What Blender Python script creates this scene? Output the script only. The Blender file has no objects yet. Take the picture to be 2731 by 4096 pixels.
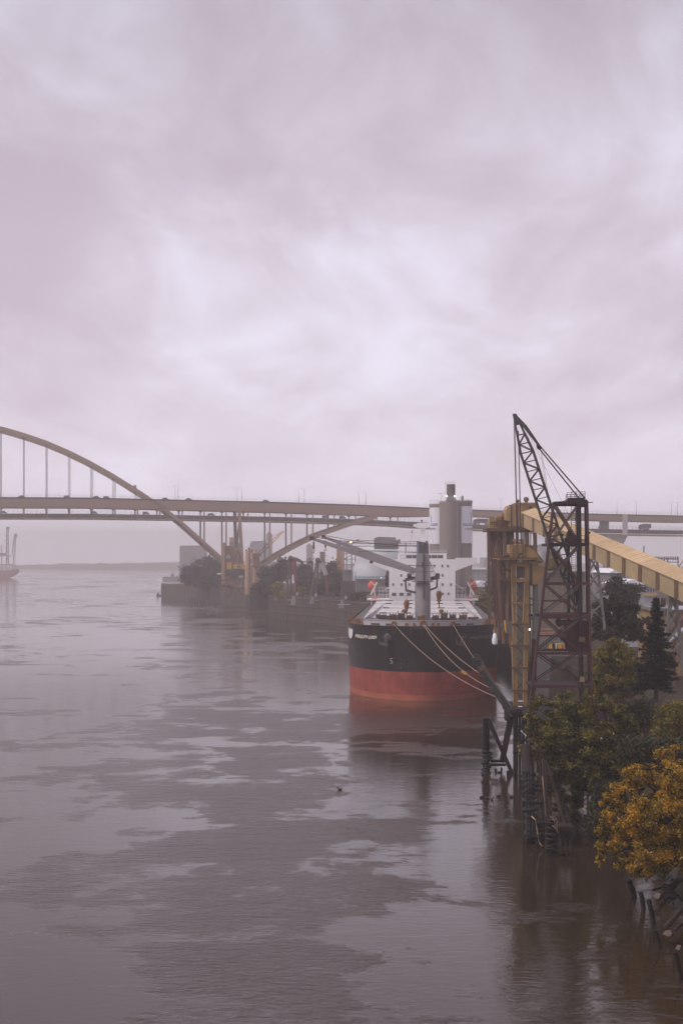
import bpy, math, random
import numpy as np
from mathutils import Vector, Matrix

sc = bpy.context.scene
COL = sc.collection
R = math.radians

# ------------------------------------------------------------------ camera
CZ = 27.0                 # eye height above the river, on the bridge walkway
FPX, HZ, CX = 6400.0, 2240.0, 1365.5
cam_d = bpy.data.cameras.new('camera')
cam = bpy.data.objects.new('camera', cam_d)
COL.objects.link(cam)
cam.location = (0, 0, CZ)
cam.rotation_euler = (R(90), 0, 0)
cam_d.sensor_fit = 'VERTICAL'
cam_d.sensor_height = 36.0
cam_d.sensor_width = 24.0
cam_d.lens = 36.0 * FPX / 4096.0
cam_d.shift_y = (HZ - 2048.0) / 4096.0
cam_d.clip_start = 0.5
cam_d.clip_end = 20000
sc.camera = cam

# ------------------------------------------------------------------ sky and sun
SUN_EL, SUN_AZ = 52.0, -110.0     # elevation; azimuth from +Y towards +X
world = bpy.data.worlds.new('World')
sc.world = world
world.use_nodes = True
nt = world.node_tree
nt.nodes.clear()
def wn(t, **kw):
    n = nt.nodes.new(t)
    for k, v in kw.items():
        setattr(n, k, v)
    return n
def wl(a, b): nt.links.new(a, b)
w_out = wn('ShaderNodeOutputWorld')
w_bg = wn('ShaderNodeBackground')
w_bg.inputs['Strength'].default_value = 0.1
sky = wn('ShaderNodeTexSky', sky_type='NISHITA', sun_disc=False)
sky.sun_elevation = R(SUN_EL)
sky.sun_rotation = R(SUN_AZ)
sky.air_density = 1.0; sky.dust_density = 4.0
tc = wn('ShaderNodeTexCoord')
sep = wn('ShaderNodeSeparateXYZ'); wl(tc.outputs['Generated'], sep.inputs[0])
def wmath(op, a, b=None, c=None, clamp=False):
    n = wn('ShaderNodeMath', operation=op, use_clamp=clamp)
    for i, v in enumerate((a, b, c)):
        if v is None: continue
        if isinstance(v, (int, float)): n.inputs[i].default_value = v
        else: wl(v, n.inputs[i])
    return n.outputs[0]
zz = wmath('ADD', wmath('MAXIMUM', sep.outputs['Z'], 0.0), 0.30)
comb = wn('ShaderNodeCombineXYZ')
wl(wmath('DIVIDE', sep.outputs['X'], zz), comb.inputs[0])
wl(wmath('DIVIDE', sep.outputs['Y'], zz), comb.inputs[1])
def wnoise(scale, detail, rough, rot, off, dist, stretch=(1, 1, 1)):
    mp = wn('ShaderNodeMapping')
    mp.inputs['Rotation'].default_value = (0, 0, R(rot))
    mp.inputs['Location'].default_value = off
    mp.inputs['Scale'].default_value = stretch
    wl(comb.outputs[0], mp.inputs[0])
    n = wn('ShaderNodeTexNoise')
    n.inputs['Scale'].default_value = scale
    n.inputs['Detail'].default_value = detail
    n.inputs['Roughness'].default_value = rough
    n.inputs['Distortion'].default_value = dist
    wl(mp.outputs[0], n.inputs['Vector'])
    return n.outputs['Fac']
n1 = wnoise(1.5, 5.0, 0.50, -30, (7.4, 12.1, 0), 0.25, (1.0, 0.72, 1))
n2 = wnoise(5.0, 8.0, 0.60, -40, (0.4, 9.2, 0), 0.5, (1.0, 0.6, 1))
cl = wmath('ADD', wmath('MULTIPLY', n1, 0.60), wmath('MULTIPLY', n2, 0.40))
ramp = wn('ShaderNodeValToRGB')
el = ramp.color_ramp.elements
el[0].position = 0.385; el[0].color = (0.45, 0.37, 0.425, 1)
el[1].position = 0.605; el[1].color = (0.71, 0.68, 0.80, 1)
em = ramp.color_ramp.elements.new(0.50); em.color = (0.55, 0.487, 0.565, 1)
ramp.color_ramp.interpolation = 'B_SPLINE'
wl(cl, ramp.inputs['Fac'])
# towards the horizon the cloud base melts into even pale murk
hz = wmath('SUBTRACT', 1.0, wmath('MULTIPLY', wmath('MAXIMUM', sep.outputs['Z'], 0.0), 4.6), clamp=True)
mx = wn('ShaderNodeMixRGB'); mx.blend_type = 'MIX'
wl(wmath('MULTIPLY', wmath('POWER', hz, 4.5), 0.85), mx.inputs['Fac'])
cs_ = wn('ShaderNodeVectorMath', operation='SCALE'); cs_.inputs['Scale'].default_value = 10.0
wl(ramp.outputs['Color'], cs_.inputs[0])
wl(cs_.outputs[0], mx.inputs['Color1'])
mx.inputs['Color2'].default_value = (14.5, 13.8, 15.9, 1)
up_ = wn('ShaderNodeMapRange'); up_.interpolation_type = 'SMOOTHSTEP'      # thicker, darker rain cloud overhead
up_.inputs[1].default_value = 0.12; up_.inputs[2].default_value = 0.45; up_.inputs[3].default_value = 1.0; up_.inputs[4].default_value = 0.62
wl(sep.outputs['Z'], up_.inputs[0])
cs2 = wn('ShaderNodeVectorMath', operation='SCALE'); wl(mx.outputs['Color'], cs2.inputs[0]); wl(up_.outputs[0], cs2.inputs['Scale'])
mx2 = wn('ShaderNodeMixRGB'); mx2.blend_type = 'MIX'
mx2.inputs['Fac'].default_value = 0.93            # a closed cloud deck in front of the clear sky
wl(sky.outputs['Color'], mx2.inputs['Color1'])
wl(cs2.outputs[0], mx2.inputs['Color2'])
wl(mx2.outputs['Color'], w_bg.inputs['Color'])
wl(w_bg.outputs[0], w_out.inputs['Surface'])

sun_d = bpy.data.lights.new('sun', 'SUN')
sun_d.energy = 1.5
sun_d.angle = R(20)
sun_d.color = (1.0, 0.95, 0.9)
sun = bpy.data.objects.new('sun', sun_d)
COL.objects.link(sun)
sun.location = (-120, -40, 160)
sd = Vector((math.sin(R(SUN_AZ)) * math.cos(R(SUN_EL)), math.cos(R(SUN_AZ)) * math.cos(R(SUN_EL)), math.sin(R(SUN_EL))))
sun.rotation_euler = sd.to_track_quat('Z', 'Y').to_euler()

vs = sc.view_settings
vs.view_transform = 'Standard'
vs.look = 'None'
vs.exposure = 0.52
vs.gamma = 1.0
vs.use_curve_mapping = False
sc.cycles.use_denoising = True
sc.cycles.max_bounces = 10
sc.cycles.volume_bounces = 5
sc.cycles.diffuse_bounces = 3
sc.cycles.glossy_bounces = 3
sc.cycles.transparent_max_bounces = 8
sc.cycles.sample_clamp_indirect = 6.0

# ------------------------------------------------------------------ helpers
def W(px, py, Y):
    """a point Y metres ahead that the photograph shows at (px, py)"""
    return Vector(((px - CX) / FPX * Y, Y, CZ - (py - HZ) / FPX * Y))
def WX(px, Y): return (px - CX) / FPX * Y
def WZ(py, Y): return CZ - (py - HZ) / FPX * Y
def L(n, Y): return n / FPX * Y

class MB:
    """collects shapes in world coordinates"""
    def __init__(self): self.v = []; self.f = []
    def add(self, vs_, fs_):
        o = len(self.v)
        self.v.extend([tuple(p) for p in vs_])
        self.f.extend([tuple(i + o for i in q) for q in fs_])
        return self
    def hexa(self, p):
        return self.add(p, [(0, 3, 2, 1), (4, 5, 6, 7), (0, 1, 5, 4), (1, 2, 6, 5), (2, 3, 7, 6), (3, 0, 4, 7)])
    def box(self, c, s, rz=0.0):
        c = Vector(c); ca, sa = math.cos(rz), math.sin(rz)
        p = []
        for dz in (-.5, .5):
            for dx, dy in ((-.5, -.5), (.5, -.5), (.5, .5), (-.5, .5)):
                x, y = dx * s[0], dy * s[1]
                p.append((c.x + x * ca - y * sa, c.y + x * sa + y * ca, c.z + dz * s[2]))
        return self.hexa(p)
    def beam(self, a, b, w, h=None, up=(0, 0, 1)):
        h = w if h is None else h
        a, b = Vector(a), Vector(b)
        d = (b - a)
        if d.length < 1e-6: return self
        d.normalize()
        u = Vector(up)
        if abs(d.dot(u)) > .97: u = Vector((0, 1, 0))
        s = d.cross(u).normalized(); t = s.cross(d).normalized()
        p = []
        for q in (a, b):
            for i, j in ((-1, -1), (1, -1), (1, 1), (-1, 1)):
                p.append(q + s * (i * w / 2) + t * (j * h / 2))
        return self.hexa(p)
    def tube(self, a, b, r, r2=None, n=8):
        r2 = r if r2 is None else r2
        return self.path([a, b], [r, r2], n)
    def path(self, pts, r, n=6):
        pts = [Vector(p) for p in pts]
        rs = r if isinstance(r, (list, tuple)) else [r] * len(pts)
        vv, ff = [], []
        for i, p in enumerate(pts):
            d = (pts[min(i + 1, len(pts) - 1)] - pts[max(i - 1, 0)])
            d = d.normalized() if d.length > 1e-9 else Vector((0, 0, 1))
            u = Vector((0, 0, 1)) if abs(d.z) < .95 else Vector((0, 1, 0))
            s = d.cross(u).normalized(); t = s.cross(d)
            for k in range(n):
                a = 2 * math.pi * k / n
                vv.append(p + (s * math.cos(a) + t * math.sin(a)) * rs[i])
        for i in range(len(pts) - 1):
            for k in range(n):
                k2 = (k + 1) % n
                ff.append((i * n + k, i * n + k2, (i + 1) * n + k2, (i + 1) * n + k))
        ff.append(tuple(range(n - 1, -1, -1))); ff.append(tuple((len(pts) - 1) * n + k for k in range(n)))
        return self.add(vv, ff)
    def lathe(self, c, prof, n=24, a0=0.0, a1=2 * math.pi):
        c = Vector(c); full = abs(a1 - a0) > 6.28
        m = n if full else n + 1
        vv, ff = [], []
        for r, z in prof:
            for k in range(m):
                a = a0 + (a1 - a0) * k / n
                vv.append((c.x + r * math.cos(a), c.y + r * math.sin(a), c.z + z))
        for i in range(len(prof) - 1):
            for k in range(n):
                k2 = (k + 1) % m
                ff.append((i * m + k, i * m + k2, (i + 1) * m + k2, (i + 1) * m + k))
        if full:
            ff.append(tuple(range(m - 1, -1, -1))); ff.append(tuple((len(prof) - 1) * m + k for k in range(m)))
        return self.add(vv, ff)
    def prism(self, poly, vec):
        vec = Vector(vec); n = len(poly)
        vv = [Vector(p) for p in poly] + [Vector(p) + vec for p in poly]
        ff = [tuple(range(n - 1, -1, -1)), tuple(range(n, 2 * n))]
        for i in range(n):
            j = (i + 1) % n
            ff.append((i, j, j + n, i + n))
        return self.add(vv, ff)
    def ball(self, c, r, n=10, m=7):
        c = Vector(c); r = r if isinstance(r, (tuple, list)) else (r, r, r)
        vv, ff = [], []
        for i in range(m + 1):
            th = math.pi * i / m
            for k in range(n):
                a = 2 * math.pi * k / n
                vv.append((c.x + r[0] * math.sin(th) * math.cos(a), c.y + r[1] * math.sin(th) * math.sin(a), c.z + r[2] * math.cos(th)))
        for i in range(m):
            for k in range(n):
                k2 = (k + 1) % n
                ff.append((i * n + k, (i + 1) * n + k, (i + 1) * n + k2, i * n + k2))
        return self.add(vv, ff)
    def torus(self, c, R_, r, axis=(0, 0, 1), n=14, m=6):
        c = Vector(c); ax = Vector(axis).normalized()
        u = Vector((1, 0, 0)) if abs(ax.x) < .9 else Vector((0, 1, 0))
        s = ax.cross(u).normalized(); t = ax.cross(s)
        vv, ff = [], []
        for k in range(n):
            a = 2 * math.pi * k / n
            d = s * math.cos(a) + t * math.sin(a)
            for j in range(m):
                b = 2 * math.pi * j / m
                vv.append(c + d * (R_ + r * math.cos(b)) + ax * (r * math.sin(b)))
        for k in range(n):
            for j in range(m):
                k2, j2 = (k + 1) % n, (j + 1) % m
                ff.append((k * m + j, k2 * m + j, k2 * m + j2, k * m + j2))
        return self.add(vv, ff)
    def build(self, name, mat, parent=None, smooth=False):
        base = abs_loc(parent) if parent is not None else Vector((0, 0, 0))
        me = bpy.data.meshes.new(name)
        me.from_pydata([(x - base.x, y - base.y, z - base.z) for x, y, z in self.v], [], self.f)
        me.update()
        if mat is not None: me.materials.append(mat)
        if smooth:
            me.polygons.foreach_set('use_smooth', [True] * len(me.polygons))
            try: me.set_sharp_from_angle(angle=R(40))
            except Exception: pass
        o = bpy.data.objects.new(name, me)
        COL.objects.link(o)
        if parent is not None: o.parent = parent
        return o

def abs_loc(o):
    v = Vector((0, 0, 0))
    while o is not None:
        v += Vector(o.location); o = o.parent
    return v
def tag(o, label, cat, group=None):
    o['label'] = label; o['category'] = cat
    if group: o['group'] = group
    return o
def thing(name, loc, label, cat, group=None):
    o = bpy.data.objects.new(name, None)
    o.empty_display_size = 1.0
    COL.objects.link(o); o.location = loc
    return tag(o, label, cat, group)
def solo(mb, name, mat, loc, label, cat, group=None, smooth=False):
    """a thing that is one mesh, its origin at its base"""
    o = mb.build(name, mat, None, smooth)
    loc = Vector(loc)
    o.data.transform(Matrix.Translation(-loc)); o.location = loc
    return tag(o, label, cat, group)
def struct(mb, name, mat, smooth=False):
    o = mb.build(name, mat, None, smooth); o['kind'] = 'structure'; return o
def beam(par, name, mat, a, b, w, h=None): return MB().beam(a, b, w, h).build(name, mat, par)
def tube(par, name, mat, a, b, r, r2=None, n=8): return MB().tube(a, b, r, r2, n).build(name, mat, par, True)
def box(par, name, mat, c, s, rz=0.0): return MB().box(c, s, rz).build(name, mat, par)
def copy_tree(o, loc, rz=None, label=None, parent=None):
    c = o.copy(); COL.objects.link(c); c.parent = parent
    if parent is None:
        c.location = loc
        if rz is not None: c.rotation_euler = (0, 0, rz)
    if label: c['label'] = label
    for ch in list(o.children): copy_tree(ch, None, None, None, c)
    return c

# ------------------------------------------------------------------ materials
def M(name, col, rough=0.7, var=0.18, scale=0.6, streak=0.0, stain=(0.05, 0.03, 0.02), stain_amt=0.0, metallic=0.0, bump=0.0,
      bscale=None, obj_var=0.06, spec=0.4, wet=0.0):
    m = bpy.data.materials.new(name); m.use_nodes = True
    t = m.node_tree; n = t.nodes; b = n['Principled BSDF']; lk = t.links.new
    geo = n.new('ShaderNodeNewGeometry')
    no = n.new('ShaderNodeTexNoise'); no.inputs['Scale'].default_value = scale; no.inputs['Detail'].default_value = 6
    no.inputs['Roughness'].default_value = 0.6
    lk(geo.outputs['Position'], no.inputs['Vector'])
    hsv = n.new('ShaderNodeHueSaturation'); hsv.inputs['Color'].default_value = (*col, 1)
    oi = n.new('ShaderNodeObjectInfo')
    mr = n.new('ShaderNodeMapRange'); mr.inputs[3].default_value = 1 - var * 1.6; mr.inputs[4].default_value = 1 + var * 1.6
    lk(no.outputs['Fac'], mr.inputs[0])
    mr2 = n.new('ShaderNodeMapRange'); mr2.inputs[3].default_value = 1 - obj_var; mr2.inputs[4].default_value = 1 + obj_var
    lk(oi.outputs['Random'], mr2.inputs[0])
    mul = n.new('ShaderNodeMath'); mul.operation = 'MULTIPLY'; lk(mr.outputs[0], mul.inputs[0]); lk(mr2.outputs[0], mul.inputs[1])
    lk(mul.outputs[0], hsv.inputs['Value'])
    out = hsv.outputs['Color']
    if streak > 0 or stain_amt > 0:
        mp = n.new('ShaderNodeMapping'); mp.inputs['Scale'].default_value = (1.6, 1.6, 0.10)
        lk(geo.outputs['Position'], mp.inputs[0])
        ns = n.new('ShaderNodeTexNoise'); ns.inputs['Scale'].default_value = max(scale * 1.6, 0.4); ns.inputs['Detail'].default_value = 5
        ns.inputs['Roughness'].default_value = 0.65
        lk(mp.outputs[0], ns.inputs['Vector'])
        r2 = n.new('ShaderNodeMapRange'); r2.inputs[1].default_value = 0.50; r2.inputs[2].default_value = 0.78
        lk(ns.outputs['Fac'], r2.inputs[0])
        mm = n.new('ShaderNodeMath'); mm.operation = 'MULTIPLY'; mm.inputs[1].default_value = max(streak, stain_amt)
        lk(r2.outputs[0], mm.inputs[0])
        mix = n.new('ShaderNodeMixRGB'); mix.inputs['Color2'].default_value = (*stain, 1)
        lk(mm.outputs[0], mix.inputs['Fac']); lk(out, mix.inputs['Color1'])
        out = mix.outputs['Color']
    lk(out, b.inputs['Base Color'])
    b.inputs['Roughness'].default_value = rough
    b.inputs['Metallic'].default_value = metallic
    b.inputs['Specular IOR Level'].default_value = spec
    if wet > 0:
        rr = n.new('ShaderNodeMapRange'); rr.inputs[1].default_value = 0.35; rr.inputs[2].default_value = 0.65
        rr.inputs[3].default_value = rough - wet; rr.inputs[4].default_value = rough
        lk(no.outputs['Fac'], rr.inputs[0]); lk(rr.outputs[0], b.inputs['Roughness'])
    if bump > 0:
        nb = n.new('ShaderNodeTexNoise'); nb.inputs['Scale'].default_value = bscale or scale * 4; nb.inputs['Detail'].default_value = 5
        lk(geo.outputs['Position'], nb.inputs['Vector'])
        bp = n.new('ShaderNodeBump'); bp.inputs['Strength'].default_value = 0.6; bp.inputs['Distance'].default_value = bump
        lk(nb.outputs['Fac'], bp.inputs['Height']); lk(bp.outputs[0], b.inputs['Normal'])
    return m

def leaf_mat(name, cols, trans=0.25):
    m = bpy.data.materials.new(name); m.use_nodes = True
    t = m.node_tree; n = t.nodes; b = n['Principled BSDF']; lk = t.links.new
    geo = n.new('ShaderNodeNewGeometry')
    no = n.new('ShaderNodeTexNoise'); no.inputs['Scale'].default_value = 0.7; no.inputs['Detail'].default_value = 4
    lk(geo.outputs['Position'], no.inputs['Vector'])
    a = n.new('ShaderNodeMath'); a.operation = 'MULTIPLY_ADD'; a.inputs[1].default_value = 0.62
    lk(geo.outputs['Random Per Island'], a.inputs[0])
    s = n.new('ShaderNodeMath'); s.operation = 'MULTIPLY_ADD'; s.inputs[1].default_value = 1.7; s.inputs[2].default_value = -0.68
    lk(no.outputs['Fac'], s.inputs[0]); lk(s.outputs[0], a.inputs[2])
    rp = n.new('ShaderNodeValToRGB'); lk(a.outputs[0], rp.inputs['Fac'])
    e = rp.color_ramp.elements
    e[0].position = 0.1; e[0].color = (*cols[0], 1); e[1].position = 0.95; e[1].color = (*cols[-1], 1)
    for i, c in enumerate(cols[1:-1]):
        x = e.new(0.1 + 0.85 * (i + 1) / (len(cols) - 1)); x.color = (*c, 1)
    lk(rp.outputs['Color'], b.inputs['Base Color'])
    b.inputs['Roughness'].default_value = 0.55; b.inputs['Specular IOR Level'].default_value = 0.25
    tr = n.new('ShaderNodeBsdfTranslucent'); lk(rp.outputs['Color'], tr.inputs['Color'])
    ms = n.new('ShaderNodeMixShader'); ms.inputs[0].default_value = trans
    o = n['Material Output']
    lk(b.outputs[0], ms.inputs[1]); lk(tr.outputs[0], ms.inputs[2]); lk(ms.outputs[0], o.inputs['Surface'])
    return m

def emit_mat(name, col, s):
    m = bpy.data.materials.new(name); m.use_nodes = True
    b = m.node_tree.nodes['Principled BSDF']
    b.inputs['Base Color'].default_value = (*col, 1)
    b.inputs['Emission Color'].default_value = (*col, 1); b.inputs['Emission Strength'].default_value = s
    return m

m_bridge = M('bridge_paint', (0.33, 0.215, 0.14), 0.6, 0.10, 0.08, streak=0.35, stain=(0.13, 0.10, 0.085))
m_bridge_dk = M('bridge_deck', (0.075, 0.060, 0.054), 0.8, 0.12, 0.1)
m_rail = M('rail_steel', (0.28, 0.27, 0.27), 0.6, 0.1, 0.3)
m_conc = M('concrete', (0.30, 0.275, 0.25), 0.85, 0.14, 0.12, streak=0.4, stain=(0.15, 0.13, 0.12), bump=0.02)
m_conc_lt = M('pale_concrete', (0.45, 0.42, 0.40), 0.85, 0.1, 0.12, streak=0.3, stain=(0.24, 0.22, 0.2))
m_black = M('black_hull_paint', (0.024, 0.020, 0.020), 0.5, 0.3, 0.35, streak=0.75, stain=(0.055, 0.042, 0.036), bump=0.02, bscale=0.5, wet=0.12)
m_red = M('antifouling', (0.34, 0.070, 0.050), 0.65, 0.42, 0.35, streak=0.7, stain=(0.19, 0.05, 0.04), bump=0.03, bscale=0.6)
m_red2 = M('waterline_growth', (0.40, 0.115, 0.065), 0.6, 0.25, 0.3, streak=0.3, stain=(0.20, 0.06, 0.03))
m_white = M('white_ship_paint', (0.78, 0.76, 0.76), 0.5, 0.05, 0.2, streak=0.18, stain=(0.45, 0.36, 0.30))
m_grey = M('grey_ship_paint', (0.27, 0.245, 0.25), 0.55, 0.10, 0.4, streak=0.4, stain=(0.16, 0.115, 0.095))
m_grey_dk = M('dark_grey_steel', (0.085, 0.075, 0.072), 0.6, 0.15, 0.5, streak=0.4, stain=(0.10, 0.055, 0.035))
m_bul = M('bulwark_grey', (0.42, 0.40, 0.42), 0.6, 0.08, 0.4, streak=0.4, stain=(0.24, 0.13, 0.085))
m_hatch = M('hatch_cover', (0.60, 0.57, 0.57), 0.42, 0.12, 0.25, streak=0.25, stain=(0.32, 0.23, 0.2), spec=0.6, wet=0.2)
m_rust = M('rust', (0.24, 0.10, 0.035), 0.85, 0.3, 1.2)
m_rustrun = M('rust_run', (0.12, 0.06, 0.038), 0.8, 0.3, 1.2)
m_mach = M('deck_machinery', (0.10, 0.065, 0.055), 0.6, 0.3, 1.0, streak=0.5, stain=(0.18, 0.07, 0.04))
m_glass = M('dark_glass', (0.035, 0.035, 0.04), 0.12, 0.1, 0.5, spec=0.7)
m_orange = M('lifeboat_orange', (0.62, 0.085, 0.04), 0.45, 0.12, 0.8)
m_blue = M('blue_paint', (0.16, 0.20, 0.36), 0.5, 0.1, 1.0)
m_letter = M('letter_white', (0.72, 0.66, 0.58), 0.6, 0.15, 1.0)
m_letter_dim = M('letter_darker', (0.21, 0.165, 0.13), 0.7, 0.3, 1.0, streak=0.5, stain=(0.06, 0.045, 0.04))  # darker, browner tone for the second name and the draught figures
m_rope = M('mooring_rope', (0.36, 0.25, 0.175), 0.9, 0.15, 2.0)
m_wire = M('wire', (0.05, 0.045, 0.045), 0.6, 0.1, 1.0)
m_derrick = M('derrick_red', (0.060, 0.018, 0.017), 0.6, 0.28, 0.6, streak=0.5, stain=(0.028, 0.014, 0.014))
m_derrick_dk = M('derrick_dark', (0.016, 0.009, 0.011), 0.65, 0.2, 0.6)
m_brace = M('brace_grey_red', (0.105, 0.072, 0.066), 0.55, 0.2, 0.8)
m_green_dk = M('dark_green_steel', (0.016, 0.017, 0.017), 0.6, 0.2, 0.6)
m_yel = M('ochre_paint', (0.31, 0.195, 0.085), 0.6, 0.32, 0.7, streak=0.7, stain=(0.13, 0.07, 0.035))
m_yel_lt = M('ochre_edge', (0.52, 0.33, 0.17), 0.6, 0.15, 0.6, streak=0.3, stain=(0.25, 0.14, 0.08))
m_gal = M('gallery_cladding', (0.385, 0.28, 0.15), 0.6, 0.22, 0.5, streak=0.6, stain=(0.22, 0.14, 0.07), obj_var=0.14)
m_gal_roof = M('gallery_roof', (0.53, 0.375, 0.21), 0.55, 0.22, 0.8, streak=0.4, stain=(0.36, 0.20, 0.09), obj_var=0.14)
m_rib = M('gallery_rib', (0.13, 0.076, 0.042), 0.7, 0.15, 0.6)
m_house = M('head_house_tan', (0.34, 0.215, 0.105), 0.65, 0.12, 0.4, streak=0.5, stain=(0.16, 0.10, 0.055))
m_pipe = M('rusty_pipe', (0.155, 0.085, 0.066), 0.7, 0.25, 0.7, streak=0.7, stain=(0.26, 0.155, 0.13))
m_pipe_gr = M('grey_pipe', (0.20, 0.195, 0.175), 0.5, 0.12, 0.5, streak=0.4, stain=(0.11, 0.10, 0.085))
m_timber = M('wet_timber', (0.022, 0.016, 0.015), 0.75, 0.35, 1.0, streak=0.5, stain=(0.045, 0.034, 0.03), bump=0.03, spec=0.2)
m_timber_br = M('brown_timber', (0.034, 0.022, 0.019), 0.8, 0.3, 0.8, streak=0.5, stain=(0.085, 0.055, 0.045), bump=0.03, spec=0.2)
m_tyre = M('tyre_rubber', (0.016, 0.015, 0.016), 0.7, 0.3, 2.0)
m_wharf = M('wharf_timber', (0.080, 0.056, 0.047), 0.85, 0.3, 0.25, streak=0.55, stain=(0.15, 0.105, 0.085))
m_soil = M('wet_soil', (0.050, 0.038, 0.026), 0.9, 0.45, 0.3, bump=0.12, spec=0.08)
m_tan = M('tan_silo', (0.40, 0.235, 0.145), 0.8, 0.12, 0.15, streak=0.45, stain=(0.24, 0.14, 0.09))
m_brick = M('brick_brown', (0.24, 0.125, 0.09), 0.85, 0.15, 0.4)
m_pink = M('salmon_wall', (0.52, 0.25, 0.17), 0.8, 0.1, 0.2)
m_ygold = M('machine_yellow', (0.60, 0.33, 0.03), 0.5, 0.12, 0.5)
m_roofw = M('white_roof', (0.78, 0.78, 0.82), 0.5, 0.06, 0.3)
m_shed = M('grey_shed', (0.20, 0.185, 0.185), 0.75, 0.10, 0.2, streak=0.3, stain=(0.13, 0.11, 0.10))
m_shed_lt = M('pale_shed', (0.42, 0.41, 0.42), 0.7, 0.08, 0.2, streak=0.3, stain=(0.3, 0.27, 0.25))
m_elev = M('elevator_cladding', (0.215, 0.175, 0.135), 0.75, 0.12, 0.25, streak=0.5, stain=(0.13, 0.105, 0.09))
m_dome = M('dome_white', (0.60, 0.61, 0.65), 0.6, 0.06, 0.05, streak=0.3, stain=(0.42, 0.41, 0.42))
m_teal = M('pale_blue_band', (0.26, 0.42, 0.52), 0.6, 0.1, 0.1)
m_silow = M('silo_white_panel', (0.74, 0.73, 0.78), 0.6, 0.04, 0.2, streak=0.15, stain=(0.5, 0.47, 0.46))
m_silo = M('silo_concrete', (0.25, 0.205, 0.185), 0.85, 0.08, 0.15, streak=0.45, stain=(0.19, 0.155, 0.135))
m_navy = M('lettering_navy', (0.16, 0.19, 0.36), 0.6, 0.1, 0.5)
m_dkgrey = M('lettering_grey', (0.13, 0.12, 0.14), 0.6, 0.1, 0.5)
m_armred = M('arm_red', (0.20, 0.062, 0.058), 0.6, 0.25, 0.4)
m_armbr = M('arm_brown', (0.13, 0.085, 0.075), 0.6, 0.25, 0.4)
m_barge = M('far_hull_red', (0.30, 0.10, 0.08), 0.7, 0.2, 0.1)
m_hill = M('far_hill', (0.10, 0.095, 0.09), 0.9, 0.3, 0.004)
m_car = [M('car_dark', (0.05, 0.05, 0.055), 0.3, 0.05, 1), M('car_grey', (0.14, 0.13, 0.13), 0.3, 0.05, 1), M('car_red', (0.17, 0.05, 0.05), 0.3, 0.05, 1)]
m_bark = M('bark', (0.05, 0.038, 0.03), 0.9, 0.3, 1.5, bump=0.03)
m_rock = M('riprap', (0.034, 0.028, 0.026), 0.8, 0.3, 0.8, bump=0.08, bscale=2, obj_var=0.6, wet=0.15)
m_rock_lt = M('pale_stone', (0.34, 0.25, 0.20), 0.7, 0.2, 0.8, bump=0.05, bscale=2)
m_duck = M('duck_brown', (0.035, 0.028, 0.024), 0.8, 0.3, 8)
m_lampon = emit_mat('lamp_lit', (1.0, 0.93, 0.75), 3.0)
m_lampor = emit_mat('lamp_lit_orange', (1.0, 0.5, 0.15), 5.0)
m_flag = M('red_flag', (0.75, 0.10, 0.08), 0.7, 0.1, 1)
l_green = leaf_mat('leaf_green', [(0.018, 0.018, 0.008), (0.070, 0.066, 0.015), (0.18, 0.160, 0.030), (0.32, 0.24, 0.040)])
l_gold = leaf_mat('leaf_gold', [(0.040, 0.036, 0.010), (0.14, 0.108, 0.016), (0.36, 0.215, 0.022), (0.56, 0.29, 0.028), (0.66, 0.33, 0.03)])
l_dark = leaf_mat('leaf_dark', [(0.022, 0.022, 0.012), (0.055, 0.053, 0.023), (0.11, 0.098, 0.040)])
l_conif = leaf_mat('needles', [(0.006, 0.009, 0.009), (0.012, 0.018, 0.015), (0.024, 0.031, 0.024)], 0.1)
l_ylgr = leaf_mat('leaf_yellow_green', [(0.055, 0.055, 0.012), (0.14, 0.125, 0.024), (0.26, 0.20, 0.036), (0.32, 0.18, 0.03)])
l_brown = leaf_mat('leaf_brown', [(0.030, 0.022, 0.016), (0.058, 0.042, 0.028), (0.095, 0.066, 0.040)])
l_far = leaf_mat('leaf_far', [(0.034, 0.032, 0.022), (0.060, 0.055, 0.035), (0.090, 0.075, 0.042)])

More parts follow.
